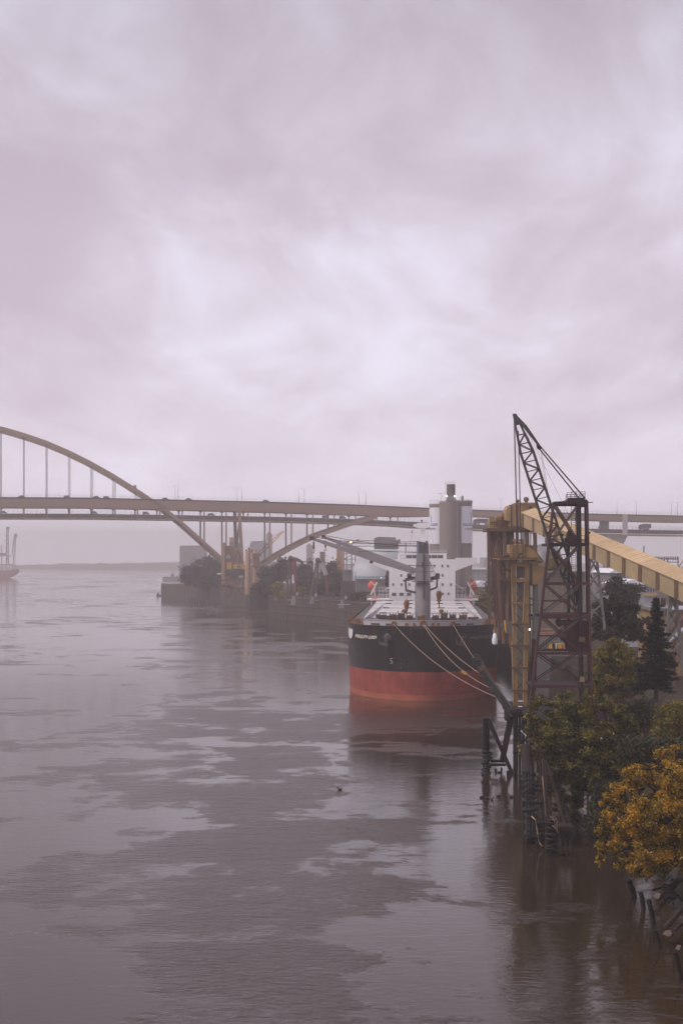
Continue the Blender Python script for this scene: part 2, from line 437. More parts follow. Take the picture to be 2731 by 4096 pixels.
# ------------------------------------------------------------------ water
def water_material():
    m = bpy.data.materials.new('river_water'); m.use_nodes = True
    t = m.node_tree; n = t.nodes; lk = t.links.new; b = n['Principled BSDF']
    geo = n.new('ShaderNodeNewGeometry')
    def mapping(sx, sy, rz=0, off=(0, 0, 0)):
        mp = n.new('ShaderNodeMapping'); mp.inputs['Scale'].default_value = (sx, sy, 1)
        mp.inputs['Rotation'].default_value = (0, 0, R(rz)); mp.inputs['Location'].default_value = off
        lk(geo.outputs['Position'], mp.inputs[0]); return mp.outputs[0]
    def noise(v, sc_, det, ro, dist=0.0):
        q = n.new('ShaderNodeTexNoise'); q.inputs['Scale'].default_value = sc_; q.inputs['Detail'].default_value = det
        q.inputs['Roughness'].default_value = ro; q.inputs['Distortion'].default_value = dist
        lk(v, q.inputs['Vector']); return q.outputs['Fac']
    def mth(op, a, b_, clamp=False):
        q = n.new('ShaderNodeMath'); q.operation = op; q.use_clamp = clamp
        for i, v in enumerate((a, b_)):
            if isinstance(v, (int, float)): q.inputs[i].default_value = v
            else: lk(v, q.inputs[i])
        return q.outputs[0]
    # gusts roughen some patches and leave slick lanes between them
    pn = noise(mapping(1.0, 0.80, 8, (31.0, 17.0, 0)), 0.058, 10.0, 0.70, 0.15)
    big = noise(mapping(1.0, 0.40, -10, (5.0, 60.0, 0)), 0.011, 2.0, 0.5, 0.2)
    fing = noise(mapping(0.30, 1.0, 4, (2.0, 7.0, 0)), 0.16, 5.0, 0.6, 0.3)
    sx = n.new('ShaderNodeSeparateXYZ'); lk(geo.outputs['Position'], sx.inputs[0])
    tx = mth('DIVIDE', mth('ADD', sx.outputs['X'], mth('MULTIPLY', sx.outputs['Y'], 0.075)), 15.0)
    lane = mth('POWER', 2.718, mth('MULTIPLY', mth('MULTIPLY', tx, tx), -1.0))      # the gusty lane down mid-river
    pv = mth('ADD', mth('ADD', mth('MULTIPLY', pn, 0.52), mth('MULTIPLY', big, 0.36)), mth('ADD', mth('MULTIPLY', fing, 0.18), mth('MULTIPLY', lane, 0.040)))
    hx = mth('DIVIDE', mth('SUBTRACT', sx.outputs['X'], 14.0), 26.0); hy = mth('DIVIDE', mth('SUBTRACT', sx.outputs['Y'], 272.0), 34.0)
    eddy = mth('POWER', 2.718, mth('MULTIPLY', mth('ADD', mth('MULTIPLY', hx, hx), mth('MULTIPLY', hy, hy)), -1.0))   # eddies under the bow
    pv = mth('ADD', pv, mth('MULTIPLY', eddy, 0.10))
    mr = n.new('ShaderNodeMapRange'); mr.interpolation_type = 'SMOOTHSTEP'
    mr.inputs[1].default_value = 0.560; mr.inputs[2].default_value = 0.584
    lk(pv, mr.inputs[0])
    mr_s = n.new('ShaderNodeMapRange'); mr_s.interpolation_type = 'SMOOTHSTEP'; mr_s.inputs[1].default_value = 0.53; mr_s.inputs[2].default_value = 0.65
    lk(pv, mr_s.inputs[0])
    mask = mth('ADD', mth('MULTIPLY', mr.outputs[0], 0.68), mth('MULTIPLY', mr_s.outputs[0], 0.32))
    # ripples
    r1 = noise(mapping(1.0, 1.5, 8), 1.1, 4.0, 0.6, 0.3)
    r2 = noise(mapping(1.0, 1.8, -14), 0.28, 3.0, 0.5, 0.4)
    h = mth('ADD', mth('MULTIPLY', r1, 0.30), mth('MULTIPLY', r2, 0.30))
    amp = n.new('ShaderNodeMapRange'); amp.inputs[3].default_value = 0.10; amp.inputs[4].default_value = 1.0
    lk(mask, amp.inputs[0])
    bp = n.new('ShaderNodeBump')
    bp.inputs['Distance'].default_value = 0.55
    lk(amp.outputs[0], bp.inputs['Strength'])
    lk(h, bp.inputs['Height'])
    lk(bp.outputs[0], b.inputs['Normal'])
    rg = n.new('ShaderNodeMapRange'); rg.inputs[3].default_value = 0.05; rg.inputs[4].default_value = 0.20
    lk(mask, rg.inputs[0]); lk(rg.outputs[0], b.inputs['Roughness'])
    b.inputs['Base Color'].default_value = (0.034, 0.023, 0.015, 1)
    b.inputs['IOR'].default_value = 1.333
    b.inputs['Specular IOR Level'].default_value = 0.5
    return m
m_water = water_material()
wb = MB()
wb.add([(-2400, -40, 0), (2400, -40, 0), (2400, 5600, 0), (-2400, 5600, 0)], [(0, 1, 2, 3)])
struct(wb, 'river_water', m_water)

# ------------------------------------------------------------------ ground
SH = [(33, 50, 6, 9), (32, 95, 6.5, 9), (35, 131, 7.5, 9), (37, 150, 8, 9), (38, 175, 8, 8), (40, 210, 8, 6), (41, 260, 8, 1), (41, 300, 8, .5),
      (44, 480, 8, .5), (40, 560, 8, 2), (22, 615, 9, 1), (5.5, 646, 10, .3), (-6, 692, 10.5, .3), (-30, 752, 10.5, .3), (-36, 800, 10.5, 1), (-50, 905, 10, 1),
      (-78, 1012, 10, .3), (-124, 1145, 9.6, .3), (-131, 1172, 9.6, .3), (-95, 1225, 9, 2), (20, 1340, 8, 4), (160, 1700, 8, 6), (400, 2600, 8, 8),
      (900, 5200, 6, 8), (2300, 5200, 6, 0), (2300, 50, 6, 0)]
g = MB()
nS = len(SH)
top = [(x, y, z) for x, y, z, o in SH]
cx_, cy_ = 600, 900
low = []
for i, (x, y, z, o) in enumerate(SH):
    a = Vector(SH[i - 1][:2]); b_ = Vector(SH[(i + 1) % nS][:2])
    d = (b_ - a).normalized(); nn = Vector((-d.y, d.x))
    low.append((x + nn.x * o, y + nn.y * o, -1.2))
g.v = top + low
from mathutils.geometry import tessellate_polygon
g.f = [tuple(t) for t in tessellate_polygon([[Vector((x, y, 0)) for x, y, z in top]])]
for i in range(nS):
    j = (i + 1) % nS
    g.f.append((i, i + nS, j + nS, j))
struct(g, 'riverbank_ground', m_soil)

# far shore hills, low and uneven, closing the river
rnd = random.Random(4)
def ridge(name, mat, x0, x1, y, hfun, depth, n=140):
    b = MB(); vv = []; ff = []
    for i in range(n + 1):
        x = x0 + (x1 - x0) * i / n
        h = hfun(x)
        vv += [(x, y, -1), (x, y + depth * .12, max(h * .55, 1.0)), (x, y + depth * .45, h), (x, y + depth, h * .7)]
    for i in range(n):
        for k in range(3):
            a = i * 4 + k
            ff.append((a, a + 4, a + 5, a + 1))
    b.add(vv, ff); return struct(b, name, mat, True)
def hump(x, pts): return sum(h * math.exp(-((x - c) / w) ** 2) for c, w, h in pts)
r_ = random.Random(9); jit = [r_.uniform(-1, 1) for _ in range(400)]
def jg(x, s): 
    i = (x / s) % 399; k = int(i); f = i - k
    return jit[k] * (1 - f) + jit[(k + 1) % 400] * f
ridge('far_shore_hills', m_hill, -2200, 900, 5050, lambda x: 8 + hump(x, [(-700, 300, 6), (-930, 80, 3), (-1600, 400, 9), (-420, 240, 13), (500, 400, 10)]) + 3 * jg(x + 5000, 22) + 2 * jg(x + 5000, 9), 380)
ridge('far_shore_trees', m_hill, -1300, 800, 4800, lambda x: 6 + hump(x, [(-500, 120, 9), (-330, 150, 11), (-100, 160, 11), (-690, 80, 6)]) + 2.6 * jg(x + 5000, 15) + 1.8 * jg(x + 5000, 5), 120, 260)

# ------------------------------------------------------------------ foliage
def leaves(name, mat, parent, lobes, n, size, seed, clump=0.30, nclump=26, flat=0.0, shell=0.55):
    rng = np.random.default_rng(seed)
    vol = np.array([r[0] * r[1] * r[2] for c, r in lobes]) ** 0.8
    cnt = (n * vol / vol.sum()).astype(int) + 1
    P = []
    for (c, r), k in zip(lobes, cnt):
        r = np.array(r); c = np.array(c)
        q = rng.normal(size=(nclump, 3)); q /= np.linalg.norm(q, axis=1)[:, None]
        q *= (shell + (1 - shell) * rng.random((nclump, 1)) ** 0.6)
        q *= rng.uniform(0.78, 1.08, (nclump, 1))
        w = rng.integers(0, nclump, k)
        cs = rng.uniform(0.55, 1.25, (nclump, 1)) * np.array([[1.0, 1.0, 0.7]])
        p = q[w] + rng.normal(size=(k, 3)) * clump * cs[w]
        P.append(c + p * r)
    P = np.concatenate(P); N = len(P)
    nrm = rng.normal(size=(N, 3)); nrm[:, 2] += 0.6; nrm /= np.linalg.norm(nrm, axis=1)[:, None]
    t = rng.normal(size=(N, 3)); u = np.cross(nrm, t); u /= np.linalg.norm(u, axis=1)[:, None]
    v = np.cross(nrm, u)
    s = size * rng.uniform(0.55, 1.3, (N, 1))
    a, b = u * s, v * s * 0.62
    V = np.stack([P - a, P - b * .9 + a * .1, P + a, P + b], axis=1).reshape(-1, 3)
    base = abs_loc(parent) if parent is not None else Vector((0, 0, 0))
    V -= np.array(base)
    me = bpy.data.meshes.new(name)
    me.vertices.add(4 * N); me.vertices.foreach_set('co', V.ravel())
    me.loops.add(4 * N); me.loops.foreach_set('vertex_index', np.arange(4 * N))
    me.polygons.add(N); me.polygons.foreach_set('loop_start', np.arange(0, 4 * N, 4))
    me.update(calc_edges=True); me.materials.append(mat)
    o = bpy.data.objects.new(name, me); COL.objects.link(o)
    if parent is not None: o.parent = parent
    return o
def tree(name, base, lobes, mat, n, size, seed, label, cat='tree', r0=0.3, group=None, **kw):
    base = Vector(base)
    t = thing(name, base, label, cat, group)
    rg = random.Random(seed)
    b = MB()
    cs = [Vector(c) for c, r in lobes]
    mid = sum(cs, Vector()) / len(cs)
    fork = base.lerp(mid, 0.5); fork.x = base.x * .6 + mid.x * .4
    b.path([base, base.lerp(fork, .5) + Vector((rg.uniform(-.2, .2), 0, 0)), fork], [r0, r0 * .8, r0 * .62], 8)
    for c, r in lobes:
        for k in range(3):
            e = Vector(c) + Vector((rg.uniform(-.6, .6) * r[0], rg.uniform(-.6, .6) * r[1], rg.uniform(-.2, .75) * r[2]))
            m1 = fork.lerp(e, .5) + Vector((rg.uniform(-.1, .1), rg.uniform(-.1, .1), .12)) * max(r)
            b.path([fork, m1, e], [r0 * .45, r0 * .25, r0 * .07], 6)
    b.build('trunk', m_bark, t, True)
    leaves('crown', mat, t, lobes, n, size, seed, **kw)
    return t
def LB(px, py, Y, rx, rz, ry=None):
    """a crown lobe: where it shows, how far off, and its half width and half height in picture pixels"""
    return (tuple(W(px, py, Y)), (L(rx, Y), L(ry if ry else (rx + rz) / 2, Y), L(rz, Y)))

# ------------------------------------------------------------------ arch bridge
BN = math.hypot(1, .2055); BDX, BDY = 1 / BN, .2055 / BN
BY0 = 1010.0
def BU(px):
    k = (px - CX) / FPX
    return k * BY0 / (BDX - k * BDY)
def BP(u, v, z): return Vector((u * BDX - v * BDY, BY0 + u * BDY + v * BDX, z))
def BZ(px, py): return WZ(py, BY0 + BU(px) * BDY)
def interp(tab):
    us = [BU(p) for p, q in tab]; zs = [BZ(p, q) for p, q in tab]
    def f(u):
        if u <= us[0]: return zs[0] + (u - us[0]) * (zs[1] - zs[0]) / (us[1] - us[0]) * 0.0
        if u >= us[-1]: return zs[-1]
        for i in range(len(us) - 1):
            if u <= us[i + 1]:
                t = (u - us[i]) / (us[i + 1] - us[i])
                return zs[i] * (1 - t) + zs[i + 1] * t
    return f
up_top = interp([(0, 1988), (350, 1990), (700, 1998), (1100, 2007), (1400, 2017), (1650, 2028), (1890, 2038), (2400, 2055), (2731, 2062)])
up_bot = interp([(0, 2030), (350, 2031), (700, 2039), (1100, 2049), (1400, 2059), (1650, 2067), (1760, 2064), (1890, 2065), (2400, 2082), (2731, 2089)])
lo_top = interp([(0, 2054), (350, 2055), (700, 2060), (1100, 2067), (1400, 2076), (1650, 2087), (1890, 2098), (2400, 2116), (2731, 2122)])
def lo_bot(u): return lo_top(u) - (3.2 if u < BU(1650) else 3.7)
UF, UC = BU(935), BU(935) - 191.0
a_tab = [(0, 1712), (90, 1738), (180, 1768), (270, 1806), (365, 1853), (450, 1901), (540, 1957), (617, 2008), (700, 2068), (790, 2147), (870, 2219), (935, 2276)]
a_u = [UC] + [BU(p) for p, q in a_tab]; a_z = [112.5] + [BZ(p, q) for p, q in a_tab]
s_tab = [(1030, 2276), (1119, 2219), (1195, 2177), (1276, 2139), (1356, 2112), (1433, 2086), (1509, 2066)]
s_u = [BU(p) for p, q in s_tab]; s_z = [BZ(p, q) for p, q in s_tab]
def arch_z(u):
    if u < UC: u = 2 * UC - u
    if u <= a_u[-1]: return float(np.interp(u, a_u, a_z))
    if s_u[0] <= u <= s_u[-1]: return float(np.interp(u, s_u, s_z))
    return None
BW = 22.0
U0, U1 = 2 * UC - UF - 40, BU(2731) + 220
br = thing('arch_bridge', BP(UF, 0, 0), 'long double-decked steel arch bridge crossing the river in the mist', 'bridge')
def ribbon(name, mat, u0, u1, v0, v1, ztop, zbot, step=13.7, par=None):
    b = MB(); n = max(2, int((u1 - u0) / step)); vv = []; ff = []
    for i in range(n + 1):
        u = u0 + (u1 - u0) * i / n
        vv += [BP(u, v0, zbot(u)), BP(u, v1, zbot(u)), BP(u, v1, ztop(u)), BP(u, v0, ztop(u))]
    for i in range(n):
        a = i * 4; c = a + 4
        ff += [(a, c, c + 1, a + 1), (a + 1, c + 1, c + 2, a + 2), (a + 2, c + 2, c + 3, a + 3), (a + 3, c + 3, c, a)]
    ff += [(0, 1, 2, 3), (n * 4 + 3, n * 4 + 2, n * 4 + 1, n * 4)]
    b.add(vv, ff); return b.build(name, mat, par or br)
for v in (0.0, BW - 1.3):
    ribbon('tie_girder', m_bridge, U0, U1, v, v + 1.3, lambda u: up_top(u) - .95, up_bot)
    ribbon('lower_girder', m_bridge, U0, U1, v + .1, v + 1.0, lambda u: lo_bot(u) + .75, lo_bot)
    ribbon('parapet', m_bridge_dk, U0, U1, v - .05 if v == 0 else v + 1.0, v + .3 if v == 0 else v + 1.35, up_top, lambda u: up_top(u) - .95)
ribbon('upper_deck', m_bridge_dk, U0, U1, 1.35, BW - 1.35, lambda u: up_top(u) - .55, lambda u: up_top(u) - 1.5)
ribbon('lower_deck', m_bridge_dk, U0, U1, .2, BW - .2, lambda u: lo_top(u), lambda u: lo_top(u) - 2.2)
UP0 = BU(5) - 13.7 * 19
k = 0
UT = BU(958)
while UP0 + 13.7 * k < U1 - 2:
    u = UP0 + 13.7 * k; k += 1
    az = arch_z(u)
    for v in (.65, BW - .65):
        if u < BU(1640):
            pp = beam(br, 'post', m_bridge, BP(u, v, lo_bot(u)), BP(u, v, up_bot(u) + .1), .75, .9)
            MB().prism([BP(u - 1.0, v - .35, up_bot(u)), BP(u + 1.0, v - .35, up_bot(u)), BP(u + .35, v - .35, up_bot(u) - .9), BP(u - .35, v - .35, up_bot(u) - .9)], BP(0, .7, 0) - BP(0, 0, 0)).build('haunch', m_bridge, pp)
        if az is not None and az > up_top(u) + 3:
            for e in (-.28, .28):
                tube(br, 'hanger', m_rail, BP(u + e, v, az - 1.2), BP(u + e, v, up_top(u) - .5), .13, None, 6)
        if az is not None and az < lo_bot(u) - 1.5:
            beam(br, 'column', m_bridge, BP(u, v, az + .8), BP(u, v, lo_bot(u) + .1), .95, 1.1)
    if az is not None and abs(u - UT) > 6:
        beam(br, 'cross_strut', m_bridge_dk, BP(u, 1.2, az), BP(u, BW - 1.2, az), .8, 1.3)
    if u < BU(1700):
        beam(br, 'floor_beam', m_bridge_dk, BP(u, .9, lo_bot(u) + .9), BP(u, BW - .9, lo_bot(u) + .9), .8, 1.9)
def rib(name, us, v):
    b = MB(); vv = []; ff = []; n = len(us) - 1
    for u in us:
        z = arch_z(u)
        for dv, dz in ((-.65, -1.35), (.65, -1.35), (.65, 1.35), (-.65, 1.35)):
            vv.append(BP(u, v + dv, z + dz))
    for i in range(n):
        a = i * 4; c = a + 4
        ff += [(a, c, c + 1, a + 1), (a + 1, c + 1, c + 2, a + 2), (a + 2, c + 2, c + 3, a + 3), (a + 3, c + 3, c, a)]
    ff += [(0, 1, 2, 3), (n * 4 + 3, n * 4 + 2, n * 4 + 1, n * 4)]
    b.add(vv, ff); return b.build(name, m_bridge, br)
for v in (.65, BW - .65):
    us = [2 * UC - UF + (2 * (UF - UC)) * i / 60 for i in range(61)]
    rib('arch_rib', us, v)
    rib('side_rib', [s_u[0] + (s_u[-1] - s_u[0]) * i / 16 for i in range(17)], v)
    rib('side_rib', [2 * UC - s_u[0] - 1e-3 + 0 * i for i in (0, 1)], v) if False else None
    # main pier posts, spreading towards the foot
    beam(br, 'pier_post', m_bridge, BP(UT, v, up_bot(UT)), BP(UT + (2 if v < 5 else 1), v, 22), 2.0, 2.2)
    # foot where the main rib and the side rib meet the pier
    MB().prism([BP(UF - 4, v - 1.2, a_z[-1] + 2.5), BP(s_u[0] + 4, v - 1.2, a_z[-1] + 2.5), BP(s_u[0], v - 1.2, 9), BP(UF, v - 1.2, 9)], BP(0, 2.4, 0) - BP(0, 0, 0)).build('pier', m_conc, br)
for zz0, zz1 in ((50, 24),):
    beam(br, 'pier_brace', m_bridge, BP(UT, 1.2, zz0), BP(UT, BW - 1.2, zz1), 1.0)
    beam(br, 'pier_brace', m_bridge, BP(UT, BW - 1.2, zz0), BP(UT, 1.2, zz1), 1.0)
MB().beam(BP(BU(540), .65, 99), BP(BU(540), .65, 99.1), .1)
# node where the light stands on the rib
box(br, 'rib_cabin', m_bridge, BP(BU(541), .65, arch_z(BU(541)) + 1.2), (1.6, 1.2, 3.0))
# right hand approach piers
for px in (2470, 2950):
    u = BU(px)
    MB().prism([BP(u - 8, 3, lo_bot(u)), BP(u + 8, 3, lo_bot(u)), BP(u + 3.4, 3, lo_bot(u) - 9), BP(u + 3.0, 3, 7), BP(u - 3.0, 3, 7), BP(u - 3.4, 3, lo_bot(u) - 9)], BP(0, 16, 0) - BP(0, 0, 0)).build('approach_pier', m_conc_lt, br)
    beam(br, 'approach_post', m_conc_lt, BP(u + 4.5, -.9, lo_bot(u)), BP(u + 4.5, -.9, up_top(u) - .3), 3.2, 1.5)
    beam(br, 'approach_post', m_conc, BP(u - 3.5, 12, lo_top(u)), BP(u - 3.5, 12, up_bot(u) + .1), 3.2, 2.0)
    beam(br, 'approach_post', m_conc, BP(u - 3.5, 20, lo_top(u)), BP(u - 3.5, 20, up_bot(u) + .1), 3.2, 2.0)
for px in (1800, 2130, 2200):
    u = BU(px)
    for v in (2, 19): beam(br, 'approach_column', m_conc_lt, BP(u, v, 7), BP(u, v, up_bot(u) + .1), 2.6, 2.6)
# mesh fences along both decks
for v, zf, h in ((.1, up_top, 2.0), (BW - .1, up_top, 2.0), (.15, lo_top, 2.2), (BW - .15, lo_top, 2.2)):
    b = MB(); u = BU(-60)
    while u < U1 - 3:
        b.beam(BP(u, v, zf(u)), BP(u, v, zf(u) + h), .07)
        b.beam(BP(u, v, zf(u) + h), BP(u + 2.8, v, zf(u + 2.8) + h), .06)
        b.beam(BP(u, v, zf(u) + h * .5), BP(u + 2.8, v, zf(u + 2.8) + h * .5), .04)
        u += 2.8
    o = b.build('fence', m_rail, br); o['kind'] = 'stuff'
# lamp posts on the upper deck
lamps = [(701, 0), (713, 1), (949, 0), (968, 1), (1195, 0), (1217, 1), (1436, 0), (1463, 1), (2002, 0), (2466, 0), (2544, 1), (2683, 0), (2707, 1)]
LO = [('leftmost', 'above the arch foot'), ]
for i, (px, far) in enumerate(lamps):
    # the two rows of posts stand on opposite parapets
    v = BW - 2.0 if not far else 2.0
    k = (px - CX) / FPX
    u = (k * (BY0 + v * BDX) + v * BDY) / (BDX - k * BDY)
    b = MB(); z = up_top(u) - .5
    b.tube(BP(u, v, z), BP(u, v, z + 9.0), .16, .09, 6)
    sgn = -1 if far == 0 else 1
    b.path([BP(u, v, z + 9.0), BP(u - .8, v + sgn * .8, z + 9.35), BP(u - 1.9, v + sgn * 1.5, z + 9.4)], .07, 5)
    b.box(BP(u - 2.1, v + sgn * 1.6, z + 9.36), (.7, .3, .16))
    names = ['left post of the lamp pair above the main arch shoulder', 'right post of the lamp pair above the main arch shoulder',
             'left post of the lamp pair above the bridge pier', 'right post of the lamp pair above the bridge pier',
             'left post of the lamp pair above the yellow crane tip', 'right post of the lamp pair above the yellow crane tip',
             'left post of the lamp pair nearest the concrete silo', 'right post of the lamp pair nearest the concrete silo',
             'single lamp post between the silo and the tan head house', 'lamp post just right of the red derrick top',
             'lamp post on the bridge right of its pale pier', 'left post of the last lamp pair at the right edge', 'right post of the last lamp pair at the right edge']
    solo(b, 'street_lamp', m_rail, BP(u, v, z), 'thin grey ' + names[i], 'street lamp', 'lamp posts on the bridge deck')
# vehicles on the bridge
def car(u, v, z, mat, label, van=False):
    b = MB()
    h = .95 if van else .75
    d = BP(1, 0, 0) - BP(0, 0, 0); s = BP(0, 1, 0) - BP(0, 0, 0); o = BP(u, v, z)
    prof = [(-2.2, .35), (2.2, .35), (2.25, .8), (1.35, .95), (.75, .95 + h), (-1.3 if not van else -2.0, .95 + h), (-2.15, 1.0)]
    b.prism([o + d * x - s * .88 + Vector((0, 0, y)) for x, y in prof], s * 1.76)
    for x in (-1.35, 1.35):
        for q in (-.8, .8):
            c = o + d * x + s * q + Vector((0, 0, .34))
            b.tube(c - s * .12, c + s * .12, .34, None, 10)
    return solo(b, 'car', mat, o, label, 'car', 'cars on the bridge')
cars = [(90, 'u', 0, 'small dark car on the upper deck below the second hanger from the left'), (270, 'u', 1, 'dark van on the upper deck below the fourth hanger'),
        (388, 'u', 0, 'left car of two close together left of the arch shoulder'), (428, 'u', 1, 'right car of two close together left of the arch shoulder'),
        (662, 'u', 0, 'dark car on the upper deck just right of the arch shoulder'), (756, 'u', 0, 'dark car on the upper deck right of the first lamp pair'),
        (1064, 'u', 0, 'dark car on the upper deck right of the bridge pier'),
        (15, 'l', 0, 'dark van on the lower deck at the left edge'), (377, 'l', 0, 'dark car on the lower deck under the arch shoulder'),
        (585, 'l', 1, 'grey car on the lower deck where the arch passes through'), (845, 'l', 0, 'dark car on the lower deck left of the bridge pier'),
        (1302, 'l', 1, 'grey car on the lower deck left of the side rib end'), (1370, 'l', 1, 'grey car on the lower deck where the side rib meets it'),
        (2405, 'l', 1, 'grey car on the lower deck beside the red derrick')]
for px, d_, ci, lab in cars:
    v = 5.0; k = (px - CX) / FPX
    u = (k * (BY0 + v * BDX) + v * BDY) / (BDX - k * BDY)
    z = (up_top(u) - .54) if d_ == 'u' else lo_top(u) + .01
    car(u, v, z, m_car[ci], lab, van=(ci == 1))
def lorry(px0, px1, mat, label):
    v = 4.0
    us = []
    for px in (px0, px1):
        k = (px - CX) / FPX
        us.append((k * (BY0 + v * BDX) + v * BDY) / (BDX - k * BDY))
    u0, u1 = us; z = lo_top(u0) + .01
    t = thing('lorry', BP((u0 + u1) / 2, v, z), label, 'truck', 'lorries on the lower deck')
    d = BP(1, 0, 0) - BP(0, 0, 0); s = BP(0, 1, 0) - BP(0, 0, 0); o = BP(u0, v, z)
    n = u1 - u0
    def blk(a, b_, y0, y1): return MB().prism([o + d * a + Vector((0, 0, y0)), o + d * b_ + Vector((0, 0, y0)), o + d * b_ + Vector((0, 0, y1)), o + d * a + Vector((0, 0, y1))], s * 2.5)
    blk(2.6, n, 1.1, 4.0).build('trailer', mat, t)
    MB().prism([o + d * x + Vector((0, 0, y)) for x, y in ((0, .5), (2.3, .5), (2.3, 3.6), (.9, 3.5), (.1, 2.0))], s * 2.4).build('cab', m_car[1], t)
    for x in (1.1, n - 3.2, n - 1.6, 3.6):
        for q in (.2, 2.2):
            c = o + d * x + s * q + Vector((0, 0, .5))
            MB().tube(c - s * .15, c + s * .15, .5, None, 10).build('wheel', m_tyre, t)
lorry(1893, 1962, m_car[2], 'dull red lorry on the lower deck between silo and tan head house')
lorry(2556, 2602, m_car[1], 'grey box lorry on the lower deck right of the pale bridge pier')

# ------------------------------------------------------------------ text helper: lettering as thin mesh laid on a surface
def text_mesh(body, size=1.0):
    cu = bpy.data.curves.new('lettering', 'FONT'); cu.body = body; cu.size = size
    cu.resolution_u = 3; cu.offset = 0.028 * size
    o = bpy.data.objects.new('lettering', cu); COL.objects.link(o)
    dg = bpy.context.evaluated_depsgraph_get(); dg.update()
    me = bpy.data.meshes.new_from_object(o.evaluated_get(dg))
    vv = [tuple(v.co) for v in me.vertices]; ff = [tuple(p.vertices) for p in me.polygons]
    bpy.data.objects.remove(o); bpy.data.curves.remove(cu); bpy.data.meshes.remove(me)
    x0 = min(v[0] for v in vv); x1 = max(v[0] for v in vv); y0 = min(v[1] for v in vv); y1 = max(v[1] for v in vv)
    return [((x - x0) / (x1 - x0), (y - y0) / (y1 - y0)) for x, y, z in vv], ff, (x1 - x0) / (y1 - y0)

# ------------------------------------------------------------------ bulk carrier
SK = 324.5 / FPX; SN = math.hypot(1, SK)
SA = Vector((SK, 1, 0)) / SN; SL = Vector((1, -SK, 0)) / SN
SO = Vector((SK * 306, 306, 0))
def S(s, t, z): return SO + SA * s + SL * t + Vector((0, 0, z))
def SS(px, py, Y):
    """lateral place and height of what shows at (px, py), Y metres off"""
    p = W(px, py, Y) - SO
    return p.dot(SL), p.z
BEAM = 15.3
ship = thing('bulk_carrier', S(0, 0, 0), 'large black and red bulk carrier moored bow-on beside the wharf', 'ship')
def outline(z, n=26):
    """half outline of the hull at height z, from the stem aft: (s, half breadth)"""
    f = min(max(z / 14.4, -.2), 1.1)
    st = 0.6 - 2.6 * max(f, 0) ** 1.5          # raked stem
    Lb = 30 - 8 * f                             # length of the entrance
    ex = 2.0 + .35 * f
    pts = []
    for i in range(n + 1):
        q = (i / n) ** 1.7
        b = BEAM * (1 - (1 - q) ** ex) ** (1 / 1.95)
        pts.append((st + q * Lb, b))
    for s_, b in ((100, BEAM), (158, BEAM), (170, BEAM * .96), (178, BEAM * .85), (183, BEAM * .6)):
        pts.append((s_, b))
    return pts
def strake(name, mat, levels):
    b = MB(); vv = []; ff = []; rows = []
    for z in levels:
        o = outline(z)
        row = [S(s_, -t_, z) for s_, t_ in reversed(o)] + [S(s_, t_, z) for s_, t_ in o[1:]]
        rows.append(row)
    m = len(rows[0])
    for r in rows: vv += r
    for i in range(len(rows) - 1):
        for k in range(m - 1):
            ff.append((i * m + k, i * m + k + 1, (i + 1) * m + k + 1, (i + 1) * m + k))
        ff.append((i * m + m - 1, i * m, (i + 1) * m, (i + 1) * m + m - 1))
    b.add(vv, ff); return b.build(name, mat, ship, True)
strake('hull', m_black, [5.55, 7, 9, 11, 13, 14.4])
strake('lower_hull', m_red, [1.05, 2.5, 4, 5.55])
strake('waterline_band', m_red2, [-2, -.5, .4, 1.05])
# deck plating
def deckplate(name, mat, z, s0, s1, inset=0.0):
    o = [(s_, t_ - inset) for s_, t_ in outline(min(z, 14.4)) if s0 <= s_ <= s1]
    poly = [S(s_, -t_, z - .3) for s_, t_ in reversed(o)] + [S(s_, t_, z - .3) for s_, t_ in o if t_ > 0.01]
    return MB().prism(poly, (0, 0, .3)).build(name, mat, ship)
deckplate('forecastle_deck', m_grey_dk, 14.2, -9, 200, .25)
# grey bulwark plating round the bow
def wall_strip(name, mat, tmax, z0, z1, off, thick=.12, par=None):
    o = outline(14.4, 60); pts = []
    full = [(s_, -t_) for s_, t_ in reversed(o)] + [(s_, t_) for s_, t_ in o[1:]]
    full = [(s_, t_) for s_, t_ in full if abs(t_) <= tmax]
    vv = []; ff = []
    for s_, t_ in full:
        k = 1 - off / BEAM
        vv += [S(s_ + off, t_ * k, z0), S(s_ + off, t_ * k, z1), S(s_ + off + thick, t_ * k, z1), S(s_ + off + thick, t_ * k, z0)]
    for i in range(len(full) - 1):
        a = i * 4; c = a + 4
        ff += [(a, c, c + 1, a + 1), (a + 1, c + 1, c + 2, a + 2), (a + 2, c + 2, c + 3, a + 3)]
    ff += [(0, 1, 2, 3), (len(full) * 4 - 1, len(full) * 4 - 2, len(full) * 4 - 3, len(full) * 4 - 4)]
    return MB().add(vv, ff).build(name, mat, par or ship)
bul = wall_strip('bulwark', m_bul, 11.6, 14.35, 15.45, .12)
wall_strip('bulwark_cap', m_bul, 11.7, 15.45, 15.55, .02, .35, bul)
